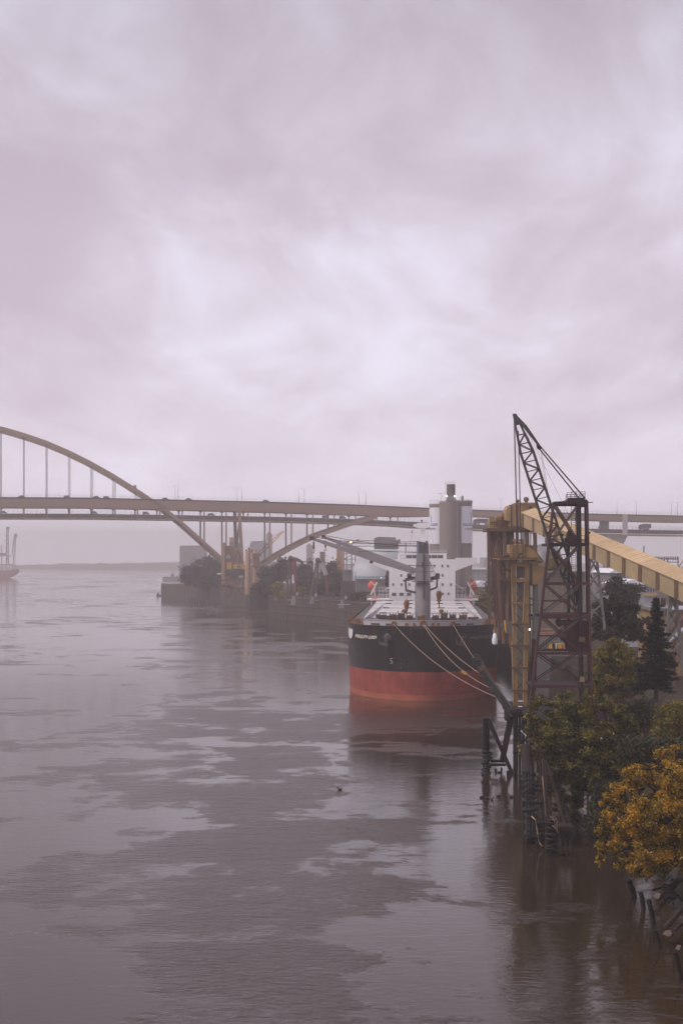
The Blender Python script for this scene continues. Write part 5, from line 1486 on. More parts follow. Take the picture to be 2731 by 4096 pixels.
for a_, b_ in (((2054, 1672, 205.2), (2067, 2178, 206.2)), ((2057, 1674, 205.8), (2069, 2178, 206.2)), ((2071, 1722, 205.2), (2082, 2178, 206.2)), ((2072, 1722, 205.6), (2084, 2178, 206.2))):
    tube(boom, 'hoist_line', m_wire, W(*a_), W(*b_), .045, None, 5)
for a_, b_ in (((2105, 1728, 203), (2190, 1980, 198)), ((2110, 1730, 203), (2275, 2065, 190)), ((2160, 1800, 202), (2188, 1985, 198)), ((2165, 1800, 202), (2196, 2010, 197))):
    tube(boom, 'stay_line', m_wire, W(*a_), W(*b_), .018, None, 4)

# ------------------------------------------------------------------ dock: black mooring arm, dolphin, pile frames
YA2 = 203.0
arm = thing('mooring_boom', W(2050, 2860, YA2), 'black steel arm with hoop cage reaching out towards the ship', 'mooring arm')
p0, p1 = W(2050, 2858, YA2), W(1896, 2640, YA2 + 6)
beam(arm, 'arm_beam', m_green_dk, p0, p1, L(22, YA2), L(22, YA2))
ad = (p1 - p0).normalized(); an_ = Vector((-ad.z, 0, ad.x)); an_ = an_ if an_.z > 0 else -an_
for i in range(12):
    q = p0 + (p1 - p0) * (.08 + .07 * i)
    MB().box(q - an_ * .32 + Vector((0, -.35, 0)), (.25, .15, .22)).build('bracket', m_rib if i % 3 == 0 else m_green_dk, arm)
hd_ = MB().box(p1 + ad * -.4 + an_ * .25, (1.1, 1.0, 1.0)).build('arm_head', m_green_dk, arm)
for f, r_ in ((.0, .65), (.07, .6), (.16, .45)):
    MB().torus(p1 - ad * (f * 12) + an_ * .35 + Vector((0, -.35, 0)), r_, .045, (.5, 1, .2), 18, 5).build('hoop', m_brace, arm, True)
a = MB()
for o_ in (.55, .9): a.path([p1 - ad * .2 + an_ * o_ + Vector((0, -.3, 0)), p1 - ad * 4.0 + an_ * (o_ * .7) + Vector((0, -.3, 0)), p0 + an_ * .5 + Vector((0, -.3, 0))], .035, 5)
a.build('hand_rail', m_brace, arm)
MB().box(p1 - ad * 1.7 + an_ * .1 + Vector((0, -.5, 0)), (.7, .4, .6)).build('fuse_box', m_rib, arm)
# round caisson at the arm's heel
solo(MB().lathe(W(2034, 2882, 204) - Vector((0, 0, 0)), [(.5, 0), (.62, .3), (.62, 1.4), (.5, 1.6)], 14), 'dolphin_cap', m_timber_br, W(2034, 2882, 204), 'round brown cap on the raking piles below the black arm', 'dolphin', None, True)

def pile(px0, py0, px1, py1, Y, wpx, mat, label, name='timber_pile', grp='dock piles', r2=1.0, dy=0):
    a, b_ = W(px0, py0, Y), W(px1, py1, Y + dy)
    b = MB(); r_ = L(wpx / 2, Y)
    mid = a.lerp(b_, .5) + Vector((.04, 0, 0))
    b.path([b_ - (a - b_).normalized() * 1.5, b_, mid, a], [r_ * r2, r_ * r2, r_ * 1.04, r_ * .95], 9)
    return solo(b, name, mat, b_, label, 'pile', grp, True)
# frame of piles standing in the river left of the dock
YF = 203.0
nf = thing('timber_bent', W(1945, 3090, YF), 'N-shaped frame of black timber piles standing in the river', 'pile frame')
for px, dy in ((1937, 0), (1949, .5), (1944, 1.1)): tube(nf, 'pile', m_timber, W(px, 2874, YF + dy), W(px, 3105, YF + dy), L(8, YF), None, 9)
MB().box(W(1944, 2876, YF + .4), (.95, 1.3, .3)).build('cap', m_timber, nf)
MB().box(W(1954, 2873.5, YF + .4), (.42, .8, .10)).build('cap_plate', m_roofw, nf)
tube(nf, 'raker', m_timber, W(1955, 2885, YF), W(2050, 3100, YF), L(8, YF), None, 9)
for py in (3044, 3059): beam(nf, 'wale', m_timber, W(1962, py, YF + .2), W(2022, py, YF + .2), .3, .32)
rg = random.Random(5)
for j in range(9):
    MB().torus(W(1944 + rg.uniform(-5, 5), 3008 + j * 10.5, YF), L(15 + rg.uniform(-2, 3), YF), L(5, YF), (rg.uniform(-.2, .2), rg.uniform(-.2, .2), 1), 14, 6).build('tyre', m_tyre, nf, True)
for i, (px, y0, y1, w) in enumerate(((1981, 3074, 3094, 9), (1994, 3086, 3102, 13), (2004, 3070, 3088, 8), (2030, 3082, 3097, 12))):
    pile(px, y0, px, y1, 204 - i, w, m_timber, ['left', 'thick middle', 'slim back', 'right'][i] + ' pile stump between the legs of the N-shaped frame', 'pile_stump', 'pile stumps')
rk = thing('raking_piles', W(2012, 3045, 206), 'brown raking pile bundle leaning up to the dock corner', 'pile')
for o_ in (-9, -3, 3, 9): tube(rk, 'pile', m_timber_br, W(2040 + o_, 2880, 206), W(2006 + o_ * .8, 3050, 206.5), L(4.6, 206), None, 8)
pile(2058, 3056, 2058, 3125, 196, 9, m_timber, 'thin lone pile just right of the N-shaped frame')
# dock pile bents under the derrick
dock = thing('timber_dock', W(2120, 3000, 195), 'dark timber dock on piles under the elevator tower', 'dock')
for py, x0, x1, mt, Yd, dp in ((2846, 2040, 2560, m_timber, 200, 12), (2862, 2046, 2560, m_timber_br, 200.4, 12)):
    pz = W(2100, py, Yd); pr = W(x1, py, Yd)
    MB().box(((WX(x0, Yd) + WX(x1, Yd)) / 2, Yd + dp / 2, pz.z), (WX(x1, Yd) - WX(x0, Yd), dp, .45)).build('deck' if mt is m_timber else 'cap_beam', mt, dock)
MB().box((27.6, 191.6, W(2100, 2846, 200).z - .03), (10.4, 16.4, .42)).build('deck', m_timber, dock)
for px, Y in ((2120, 184), (2200, 184), (2290, 184), (2365, 184), (2130, 192), (2056, 200.6), (2066, 201.5), (2078, 200.6), (2092, 201), (2106, 203), (2120, 201), (2150, 203), (2190, 201), (2240, 203), (2290, 201), (2350, 203), (2410, 203), (2066, 206), (2090, 207), (2130, 207)):
    tube(dock, 'pile', m_timber if px % 3 else m_timber_br, W(px, 2850, Y), (WX(px, Y), Y, -1.5), L(5.5, Y), None, 8)
for y in (2905, 2960, 3010): beam(dock, 'wale', m_timber, W(2050, y, 200.2), W(2130, y, 200.2), .25, .3)
for i in range(6): beam(dock, 'brace', m_timber, W(2056 + i * 40, 2870, 200.3), W(2100 + i * 40, 3040, 200.3), .22)
beam(dock, 'loose_plank', m_roofw, W(2082, 2922, 199.5), W(2104, 2944, 199.5), .12, .16)
for i in range(3): slab(dock, 'fence_board', m_rib, 2068 + i * 9, 2074 + i * 9, 2815, 2846, 201, .15)
slab(dock, 'white_sign', m_roofw, 2072, 2092, 2803, 2806, 201, .3); slab(dock, 'white_sign', m_roofw, 2072, 2088, 2824, 2828, 200.8, .2)
# fender column stacked with tyres, nearest the river
YP = 153.0
fc = thing('tyre_fender', W(2118, 3360, YP), 'fender pile wrapped in a tall stack of black tyres', 'fender')
tube(fc, 'pile', m_timber, W(2103, 2988, YP + 8), W(2122, 3375, YP), L(22, YP), None, 12)
yy = 3092.0; j = 0
while yy < 3368:
    f = (yy - 3092) / 276
    rr0 = rg.uniform(19, 27)
    c = W(2110 + 17 * f + rg.uniform(-5, 5), yy, YP - .2)
    MB().torus(c, L(rr0, YP), L(rg.uniform(7.5, 10.5), YP), (rg.uniform(-.4, .4), rg.uniform(-.3, .3), 1), 16, 7).build('tyre', m_tyre, fc, True)
    yy += rg.uniform(15, 34)
for k_ in range(3):
    tube(fc, 'chain', m_wire, W(2098 + 12 * k_, 3060, YP - .9), W(2106 + 11 * k_, 3350, YP - .9), .05, None, 5)
pile(2088, 3100, 2096, 3330, 155, 13, m_timber, 'leftmost dark pile beside the tyre stack')
pile(2076, 3140, 2088, 3175, 158, 12, m_timber, 'short stub leaning left of the tyre stack', 'pile_stump', 'pile stumps')
pp = thing('ladder_post', W(2172, 3310, 155), 'thick timber post braced to the tyre stack by three rungs', 'post')
for o_, w in ((-8, 12), (4, 15), (14, 10)): tube(pp, 'pile', m_timber_br if o_ == 4 else m_timber, W(2166 + o_, 3040, 160), W(2176 + o_, 3340, 153), L(w / 2, 156), None, 9)
for py in (3143, 3162, 3212): beam(pp, 'rung', m_timber, W(2125, py, 155.5), W(2170, py, 155.5), .28, .28)
tube(pp, 'rope', m_rope, W(2168, 3105, 154.4), W(2184, 3300, 152.8), .05, None, 5)
def wrapped(px, y0, y1, Y, w, label, n=5, rope_=True):
    t = thing('rope_bound_pile', W(px, y1, Y), label, 'pile', 'rope bound piles')
    for o_ in (-.25, .25):
        tube(t, 'pile', m_timber, W(px + o_ * w, y0, Y), W(px + o_ * w, y1 + 25, Y), L(w * .32, Y), None, 9)
    for j in range(n):
        MB().torus(W(px + rg.uniform(-3, 3), y0 + 14 + (y1 - y0 - 20) * (j + rg.uniform(-.3, .3)) / n, Y), L(w * rg.uniform(.42, .55), Y), L(rg.uniform(3, 6), Y), (rg.uniform(-.35, .35), rg.uniform(-.3, .3), 1), 14, 6).build('tyre' if j > n // 2 else 'binding', m_tyre if j > n // 2 else m_timber_br, t, True)
    if rope_:
        b = MB()
        for k_ in range(3):
            b.path([W(px - 5 + k_ * 9, y0 + 2, Y - .6), W(px + 14 + k_ * 6, y0 + 22, Y - .7), W(px + 16 + k_ * 4, y0 + 48 + k_ * 8, Y - .7), W(px + 4 + k_ * 3, y0 + 40, Y - .6)], .035, 5)
        b.build('rope_loop', m_rope, t, True)
    return t
wrapped(2156, 3275, 3372, 150, 24, 'short pile with pale rope end left of the looped one', 4, False)
MB().path([W(2125, 3265, 150.5), W(2140, 3280, 149.6), W(2148, 3330, 149.4), W(2155, 3370, 149.3), W(2166, 3384, 149.2)], .06, 5).build('rope_end', m_rope, bpy.data.objects['rope_bound_pile'], True)
wrapped(2202, 3262, 3420, 146, 42, 'stout pile cluster bound with tyres and a looped rope', 7, True)
st = thing('raking_strut', W(2250, 3320, 150), 'pair of dark raking timber struts running down from the dock to the water', 'strut')
tube(st, 'strut', m_timber_br, W(2190, 3060, 163), W(2262, 3320, 152), L(8, 155), None, 8); tube(st, 'strut', m_timber, W(2215, 3100, 165), W(2285, 3310, 153), L(6, 155), None, 8)
lp = thing('low_landing', W(2265, 3345, 150), 'low broken timber landing at the foot of the raking struts', 'landing')
slab(lp, 'cap', m_timber_br, 2230, 2292, 3306, 3322, 151, 2.2); slab(lp, 'fascia', m_timber, 2236, 2286, 3322, 3340, 151.2, 1.8)
for px in (2242, 2262, 2280): tube(lp, 'pile', m_timber, W(px, 3325, 152), W(px, 3400, 151), L(6, 151), None, 8)
# slanting old piles along the lower right shore
for i, (x0, y0, x1, y1, w, lab) in enumerate(((2513, 3522, 2534, 3588, 24, 'thick leaning pile nearest the golden tree'), (2560, 3568, 2572, 3636, 19, 'blunt leaning pile between the thick and the long one'),
        (2592, 3598, 2612, 3700, 20, 'long pointed leaning pile off the rocks'), (2618, 3720, 2640, 3790, 15, 'low leaning pile before the pale slab'), (2697, 3810, 2722, 3915, 17, 'leaning pile at the right edge near the bottom'))):
    Y = FPX * CZ / (y1 - HZ)
    pile(x0, y0, x1, y1, Y, w, m_timber, 'black ' + lab, 'leaning_pile', 'leaning shore piles', 1.0)

# riprap
def rock_mesh(seed):
    r_ = random.Random(seed); b = MB()
    b.ball((0, 0, 0), (1, 1, .75), 7, 5)
    b.v = [tuple(c * (1 + r_.uniform(-.28, .28)) for c in v) for v in b.v]
    me = bpy.data.meshes.new('rock'); me.from_pydata(b.v, [], b.f); me.update(); return me
rocks = [rock_mesh(i) for i in range(6)]
rr_ = random.Random(77)
bank_rocks = []
for i in range(80):
    y = rr_.uniform(98, 142)
    toe = float(np.interp(y, [60, 95, 131, 150, 175], [24.2, 23.2, 26.2, 28.4, 30.2]))
    f = rr_.random() ** 1.6
    x = toe + f * 8; z = -.4 + f * 6.6
    s_ = rr_.uniform(.35, 1.0)
    o = bpy.data.objects.new('rock', rocks[i % 6]); COL.objects.link(o)
    o.location = (x, y, z); o.scale = (s_, s_, s_ * rr_.uniform(.6, 1)); o.rotation_euler = (rr_.uniform(-.6, .6), rr_.uniform(-.6, .6), rr_.uniform(0, 6.3))
    bank_rocks.append(o)
    if not rocks[i % 6].materials: rocks[i % 6].materials.append(m_rock)
for o in bank_rocks:
    tag(o, 'dark wet boulder among the rocks of the lower right shore', 'rock', 'shore boulders')
pls = [(2625, 3583, 32, 26, 'pale square stone block on the shore left of the boulders'), (2668, 3733, 45, 26, 'pale flat broken slab low on the shore'), (2710, 3790, 22, 22, 'small pale stone at the right edge of the shore')]
for px, py, w, h, lab in pls:
    Y = FPX * (CZ - .9) / (py - HZ); c = W(px, py, Y)
    b = MB().prism([c + Vector((L(w * x, Y), 0, L(h * y, Y))) for x, y in ((-.5, -.1), (-.1, .5), (.5, .4), (.3, -.3), (.05, -.5))], (.2, 1.0, -.3))
    solo(b, 'stone_slab', m_rock_lt, c - Vector((0, 0, .5)), lab, 'stone')
for i, (x0, y0, x1, y1, w, lab) in enumerate(((2655, 3715, 2731, 3630, 22, 'upper driftwood log slanting across the shore rocks'), (2690, 3725, 2760, 3665, 16, 'lower driftwood log slanting across the shore rocks'), (2610, 3560, 2660, 3545, 10, 'thin driftwood log under the golden tree'))):
    Y = FPX * (CZ - 1.2) / (y0 - HZ)
    solo(MB().tube(W(x0, y0, Y), W(x1, y1, Y + 5), L(w / 2, Y), L(w / 2.5, Y), 9), 'driftwood_log', m_timber_br, W(x0, y0, Y), 'brown ' + lab, 'log', 'driftwood logs', True)

# ------------------------------------------------------------------ ducks
def duck(px, py, rz, label):
    Y = FPX * CZ / (py - HZ); c = W(px, py, Y); c.z = 0
    b = MB(); b.ball((0, 0, .10), (.27, .14, .13), 10, 6); b.path([(.18, 0, .16), (.26, 0, .28), (.28, 0, .33)], [.06, .05, .05], 6); b.ball((.30, 0, .36), (.085, .06, .065), 8, 6)
    b.prism([(.37, -.03, .35), (.47, -.015, .335), (.47, .015, .335), (.37, .03, .35)], (0, 0, .02)); b.prism([(-.22, -.07, .12), (-.40, 0, .20), (-.22, .07, .12)], (0, 0, .03))
    o = b.build('duck', m_duck, None, True); o.location = c; o.rotation_euler = (0, 0, rz)
    tag(o, label, 'duck', 'ducks on the river')
for px, py, rz, lab in ((1925, 3192, .2, 'leftmost duck of the little flock below the pile frame'), (1946, 3194, 2.8, 'second duck from the left of the flock below the pile frame'), (1967, 3200, 1.0, 'lowest duck in the middle of the flock'),
                        (1993, 3187, .4, 'uppermost duck of the flock'), (2044, 3189, 3.0, 'rightmost duck close to the dock piles'), (1359, 3160, 3.3, 'lone duck out on the open river')):
    duck(px, py, rz, 'tiny dark ' + lab)

# ------------------------------------------------------------------ left peninsula: bulkhead, wharf, plant
def along(P, Q, n): return [Vector(P).lerp(Vector(Q), i / n) for i in range(n + 1)]
# sheet pile bulkhead round the tip
bh = thing('sheet_pile_bulkhead', (-124, 1145, 0), 'dark corrugated sheet pile bulkhead round the tip of the far peninsula', 'bulkhead')
segs = [((-131.6, 1172, 0), (-124.8, 1144.5, 0)), ((-124.8, 1144.5, 0), (-78.5, 1011, 0)), ((-78.5, 1011, 0), (-51, 905, 0))]
for a_, b_ in segs:
    a_, b_ = Vector(a_), Vector(b_); d = (b_ - a_); n = int(d.length / 2.4); u = d.normalized(); nn = Vector((u.y, -u.x, 0))
    if nn.y > 0 and nn.x > 0: nn = -nn
    nn = Vector((-abs(nn.x), -abs(nn.y), 0))
    for i in range(n):
        p_, q_ = a_ + d * (i / n), a_ + d * ((i + 1) / n)
        o = .25 if i % 2 else 0
        h = 9.9 + (0.12 if i % 3 == 0 else 0) - (1.6 if a_.y < 1012 and i % 7 in (2, 3) else 0)
        MB().hexa([p_ + nn * (.35 + o) + Vector((0, 0, -1.5)), q_ + nn * (.35 + o) + Vector((0, 0, -1.5)), q_ - nn * .3 + Vector((0, 0, -1.5)), p_ - nn * .3 + Vector((0, 0, -1.5)),
                   p_ + nn * (.35 + o) + Vector((0, 0, h)), q_ + nn * (.35 + o) + Vector((0, 0, h)), q_ - nn * .3 + Vector((0, 0, h)), p_ - nn * .3 + Vector((0, 0, h))]).build('sheet_pile', m_wharf, bh)
rg = random.Random(31)
for i in range(12):
    px = 762 + i * 9.5; Y = 1040 - i * 11
    c = W(px, 2240, Y - 6); 
    solo(MB().tube((c.x, c.y, -1.5), (c.x, c.y, 2.6 - rg.uniform(0, 1.4)), .42, .4, 8), 'fender_pile', m_wharf, (c.x, c.y, 0), ('leftmost', 'second', 'third', 'fourth', 'fifth', 'sixth', 'seventh', 'eighth', 'ninth', 'tenth', 'eleventh', 'rightmost')[i] + ' dark stub pile of the row along the far bulkhead, counted from the left', 'pile', 'stub piles along the far bulkhead', True)
# raft and boom log at the tip
for px, py, w, lab in ((640, 2383, 26, 'low dark work float off the tip of the far peninsula'), ):
    Y = FPX * CZ / (py - HZ); c = W(px, py, Y); c.z = 0
    b = MB().box(c + Vector((0, 0, .4)), (L(w, Y), 3, .9)); b.box(c + Vector((-1.3, 0, 1.2)), (1.6, 1.6, 1.3)); b.ball(c + Vector((-1.5, 0, 2.1)), .5)
    solo(b, 'work_float', m_wharf, c, lab, 'float')
Y = FPX * CZ / (2322 - HZ); c = W(700, 2322, Y); c.z = 0
fl = thing('floating_dry_dock', c, 'hazy low barge with small hut beyond the peninsula tip', 'barge')
MB().box(c + Vector((0, 0, 2.4)), (L(92, Y), 20, 5.6)).build('hull', m_shed, fl); MB().box(c + Vector((-3, 0, 7)), (4.5, 5, 4.0)).build('hut', m_shed, fl); beam(fl, 'mast', m_shed, c + Vector((-3, 0, 9)), c + Vector((-3, 0, 13)), .5)

# timber wharf with pile face
tw_ = thing('timber_wharf', (-10, 690, 0), 'long brown timber wharf with pale fender cones left of the ship', 'wharf')
wl_ = [(-31.5, 748), (-6.8, 688), (5.0, 642), (14, 617)]
pts = []
for i in range(len(wl_) - 1):
    a_, b_ = Vector((*wl_[i], 0)), Vector((*wl_[i + 1], 0)); n = int((b_ - a_).length / 1.15)
    pts += [a_.lerp(b_, k_ / n) for k_ in range(n)]
me_p = None
for i, p_ in enumerate(pts):
    nn = Vector((-.88, -.48, 0)) * (2.0 + rg.uniform(-.1, .2))
    q = p_ + nn
    h = 10.9 + rg.uniform(-.5, .4) - (.8 if i % 9 == 0 else 0)
    o = bpy.data.objects.new('pile', None)
    if me_p is None:
        bpy.data.objects.remove(o)
        o = MB().tube((0, 0, -1.5), (0, 0, 10.9), .48, .44, 8).build('pile', m_wharf, None, True); me_p = o.data
    else:
        bpy.data.objects.remove(o); o = bpy.data.objects.new('pile', me_p); COL.objects.link(o)
    o.parent = tw_; o.location = q - tw_.location; o.scale = (1, 1, h / 10.9)
for i in range(len(wl_) - 1):
    a_, b_ = Vector((*wl_[i], 0)), Vector((*wl_[i + 1], 0)); nn = Vector((-.88, -.48, 0))
    MB().beam(a_ + nn * 2.5 + Vector((0, 0, 10.2)), b_ + nn * 2.5 + Vector((0, 0, 10.2)), .3, .7).build('cap_timber', m_wharf, tw_)
    MB().hexa([a_ + nn * 1.4 + Vector((0, 0, 10.35)), b_ + nn * 1.4 + Vector((0, 0, 10.35)), b_ - nn * 6 + Vector((0, 0, 10.55)), a_ - nn * 6 + Vector((0, 0, 10.55)), a_ + nn * 1.4 + Vector((0, 0, 10.75)), b_ + nn * 1.4 + Vector((0, 0, 10.75)), b_ - nn * 6 + Vector((0, 0, 10.95)), a_ - nn * 6 + Vector((0, 0, 10.95))]).build('deck', m_timber_br, tw_)
    for z in (3.0, 6.5): MB().beam(a_ + nn * 2.7 + Vector((0, 0, z)), b_ + nn * 2.7 + Vector((0, 0, z)), .25, .4).build('wale', m_wharf, tw_)
for px, Y, tall in ((1117, 738, 20), (1181, 715, 36), (1257, 698, 27), (1375, 652, 34)):
    k = (px - CX) / FPX
    # standing on the wharf face
    best = min(pts, key=lambda p_: abs((p_.x - 1.9) / (p_.y - 1.0) - k)) + Vector((-2.4, -1.3, 0))
    zt = 10.9; h = L(tall, best.y)
    MB().prism([best + Vector((-.7, 0, zt)), best + Vector((.7, 0, zt)), best + Vector((1.7, 0, zt - h)), best + Vector((-1.7, 0, zt - h))], (.2, -.6, 0)).build('fender_cone', m_conc, tw_)
    MB().box(best + Vector((1.2, 2.2, zt + .9)), (1.0, 1.0, 1.4)).build('bollard_box', m_shed_lt, tw_)
for x0, x1, py, Y, mt in ((1262, 1302, 2400, 690, m_yel_lt), (1350, 1437, 2416, 640, m_shed_lt), (1150, 1180, 2398, 722, m_shed_lt)):
    slab(tw_, 'kerb', mt, x0, x1, py, py + 4, Y - 1, 1.0)
# knuckle loading arms
def loader(px, Y, pts1, label, mats):
    t = thing('arm_loader', W(px, 2395, Y), label, 'loading arm', 'loading arms on the wharf')
    legp, armp = pts1
    for dx, dy in ((-1.0, 0), (1.2, 1.5)):
        MB().path([W(*legp[0], Y) + Vector((dx, dy, 0)), W(*legp[1], Y) + Vector((dx * .3, dy, 0))], [.55, .45], 6).build('mast', mats[0], t)
    for y in np.linspace(.1, .9, 7):
        a_ = W(*legp[0], Y).lerp(W(*legp[1], Y), y); beam(t, 'mast_brace', mats[0], a_ + Vector((-1.0 + y * .7, 0, 0)), a_ + Vector((1.2 - y * .8, 1.5, 1.6)), .2)
    MB().ball(W(*legp[1], Y), (1.1, 1, 1.1)).build('elbow', mats[0], t, True)
    a_ = [W(*q, Y) for q in armp]
    MB().path(a_[:2], [.65, .6], 8).build('upper_arm', mats[0], t, True)
    MB().path(a_[1:3], [1.15, 1.0], 8).build('outer_arm', mats[1], t, True)
    MB().path(a_[2:], [.7, .5], 8).build('drop_hose', mats[2], t, True)
    MB().box(a_[-1] + Vector((.8, 0, -1.2)), (4.2, 3, 3.4)).build('base_cabin', m_wharf, t)
    return t
loader(1160, 722, (((1152, 2395), (1161, 2232)), ((1163, 2232), (1176, 2242), (1180, 2296), (1184, 2372))), 'taller red-brown loading arm on the wharf, left of two', (m_armbr, m_armred, m_armred))
MB().path([W(1168, 2234, 722), W(1188, 2238, 722), W(1215, 2252, 722)], [.9, .8, .6], 8).build('counter_arm', m_armbr, bpy.data.objects['arm_loader'], True)
loader(1265, 700, (((1252, 2395), (1270, 2240)), ((1272, 2240), (1284, 2252), (1304, 2300), (1312, 2375))), 'right red-brown loading arm on the wharf nearer the ship', (m_armbr, m_shed_lt, m_armred))

# tan silos with head gear
si = thing('tan_silo_pair', W(1008, 2345, 885), 'pair of tan cement silos before the bridge pier', 'silo')
for pxc, w, y0 in ((991, 19, 2207), (1023, 24, 2210)):
    c = W(pxc, 2345, 885); r_ = L(w / 2 * 1.15, 885)
    MB().lathe((c.x, c.y, 0), [(r_, 8), (r_, WZ(y0, 885)), (r_ * .8, WZ(y0 - 3, 885))], 22).build('silo_drum', m_tan, si, True)
for px, y0, h in ((985, 2198, 14), (996, 2190, 20), (1008, 2198, 14), (1024, 2200, 14)):
    tube(si, 'vent', m_brick, W(px, y0 + h, 885), W(px, y0, 885), L(4, 885), None, 8)
slab(si, 'head_frame', m_brick, 1010, 1042, 2213, 2226, 880, 5); slab(si, 'collar', m_brick, 1012, 1036, 2226, 2264, 881, 4)
# crawler crane with yellow house
cr = thing('crawler_crane', W(945, 2330, 905), 'yellow crawler crane with raised lattice boom behind the tan silos', 'crane')
slab(cr, 'counterweight', m_ygold, 908, 926, 2250, 2276, 905, 5); slab(cr, 'house', m_ygold, 934, 980, 2258, 2274, 905, 6)
slab(cr, 'house_base', m_grey_dk, 905, 985, 2276, 2282, 904, 7); slab(cr, 'window', m_glass, 948, 962, 2262, 2270, 904.8, .3)
for a_, b_ in (((951, 2205), (928, 2262)), ((951, 2205), (976, 2262)), ((951, 2205), (942, 2262)), ((953, 2205), (962, 2262))):
    beam(cr, 'gantry_leg', m_armbr, W(*a_, 906), W(*b_, 906), .5 if b_[0] in (928, 976) else .25)
slab(cr, 'crawler_track', m_wharf, 905, 975, 2284, 2304, 903, 3); slab(cr, 'crawler_track', m_wharf, 905, 975, 2284, 2304, 909, 3)
bo = [W(978, 2270, 903), W(1134, 2124, 895)]
bd_ = (bo[1] - bo[0]); bn = Vector((-bd_.z, 0, bd_.x)).normalized()
for e in (-1, 1):
    for k_ in (-.6, .6):
        beam(cr, 'boom_chord', m_armbr, bo[0] + bn * e * .3 + Vector((0, k_, 0)), bo[0] + bd_ * .62 + bn * e * .85 + Vector((0, k_, 0)), .3)
        beam(cr, 'boom_chord', m_ygold, bo[0] + bd_ * .62 + bn * e * .85 + Vector((0, k_, 0)), bo[1] + bn * e * .3 + Vector((0, k_ * .5, 0)), .34)
for i in range(14):
    f0, f1 = .05 + i * .066, .05 + (i + 1) * .066; s0 = 1 if i % 2 else -1
    beam(cr, 'boom_lacing', m_armbr if f0 < .62 else m_ygold, bo[0] + bd_ * f0 + bn * s0 * .7, bo[0] + bd_ * f1 - bn * s0 * .7, .2)
beam(cr, 'pendant', m_wire, W(951, 2206, 906), W(1125, 2130, 896), .10)
# brick works behind the crane with round sign
bk = thing('brick_works', W(915, 2340, 960), 'brown brick works with a round sign behind the yellow crane', 'building')
MB().prism([W(x, y, 960) for x, y in ((888, 2340), (955, 2340), (955, 2210), (935, 2190), (918, 2181), (900, 2188), (898, 2172), (888, 2172))], (0, 20, 0)).build('wall', m_brick, bk)
slab(bk, 'tan_pier', m_tan, 886, 899, 2170, 2335, 958, 3)
sg_ = MB().tube(W(913, 2227, 957), W(913, 2227, 958.5), L(12, 957), None, 20).build('round_sign', m_armbr, bk)
MB().tube(W(913, 2227, 956.8), W(913, 2227, 957), L(9, 957), None, 20).build('sign_face', m_shed_lt, sg_)
MB().tube(W(913, 2227, 956.6), W(913, 2227, 956.8), L(4, 957), None, 16).build('sign_centre', m_tan, sg_)
sm = thing('far_block', W(930, 2240, 1350), 'hazy blocks with a salmon panel behind the bridge pier', 'building')
slab(sm, 'wall', m_shed, 917, 955, 2170, 2330, 1350, 30); slab(sm, 'tower', m_shed, 918, 948, 2150, 2170, 1352, 20); slab(sm, 'salmon_panel', m_pink, 919, 948, 2152, 2170, 1349, 1); slab(sm, 'tower', m_shed, 937, 950, 2136, 2152, 1356, 10)
fb = thing('far_mill', W(760, 2260, 2100), 'very faint flat-topped mill block in the mist left of the arch foot', 'building')
slab(fb, 'wall', m_shed, 719, 812, 2182, 2290, 2100, 60)
for x0, x1, y0, lab in ((1000, 1062, 2170, 'faint tower block in the mist right of the bridge pier'), (1065, 1085, 2135, 'faint slim stack in the mist beside the crane boom'), (1225, 1250, 2180, 'faint block in the mist behind the wharf trees')):
    o = thing('misty_block', W(x0, 2260, 2300), lab, 'building'); slab(o, 'wall', m_shed, x0, x1, y0, 2290, 2300, 40)
    slab(o, 'roof_box', m_shed, x0 + 5, x1 - 8, y0 - 6, y0, 2310, 15)
# rusty gantry and hopper on the bank by the crane
ga = thing('rusty_gantry', W(925, 2410, 895), 'rusty gantry and hoppers on the bank below the yellow crane', 'gantry')
slab(ga, 'beam', m_pipe, 876, 975, 2319, 2325, 893, 2); slab(ga, 'upper_house', m_wharf, 920, 978, 2282, 2318, 898, 6)
for px in (879, 905, 940, 972): beam(ga, 'leg', m_pipe, W(px, 2322, 893), W(px, 2400, 893), .8)
for a_, b_ in (((880, 2326), (905, 2385)), ((940, 2326), (972, 2385))): beam(ga, 'brace', m_pipe, W(*a_, 893), W(*b_, 893), .5)
MB().prism([W(x, y, 892) for x, y in ((898, 2350), (925, 2350), (916, 2396), (904, 2396))], (0, 4, 0)).build('hopper', m_pipe, ga)
slab(ga, 'white_plate', m_shed_lt, 955, 972, 2302, 2312, 894, .5); slab(ga, 'roof_plate', m_roofw, 868, 885, 2292, 2298, 900, 3)
bl_ = thing('low_bank_roof', W(1050, 2370, 800), 'long pale-edged low roof on the bank between silos and wharf', 'shed')
slab(bl_, 'roof', m_shed_lt, 1005, 1102, 2359, 2364, 805, 10); slab(bl_, 'wall', m_wharf, 1008, 1100, 2364, 2440, 807, 6)
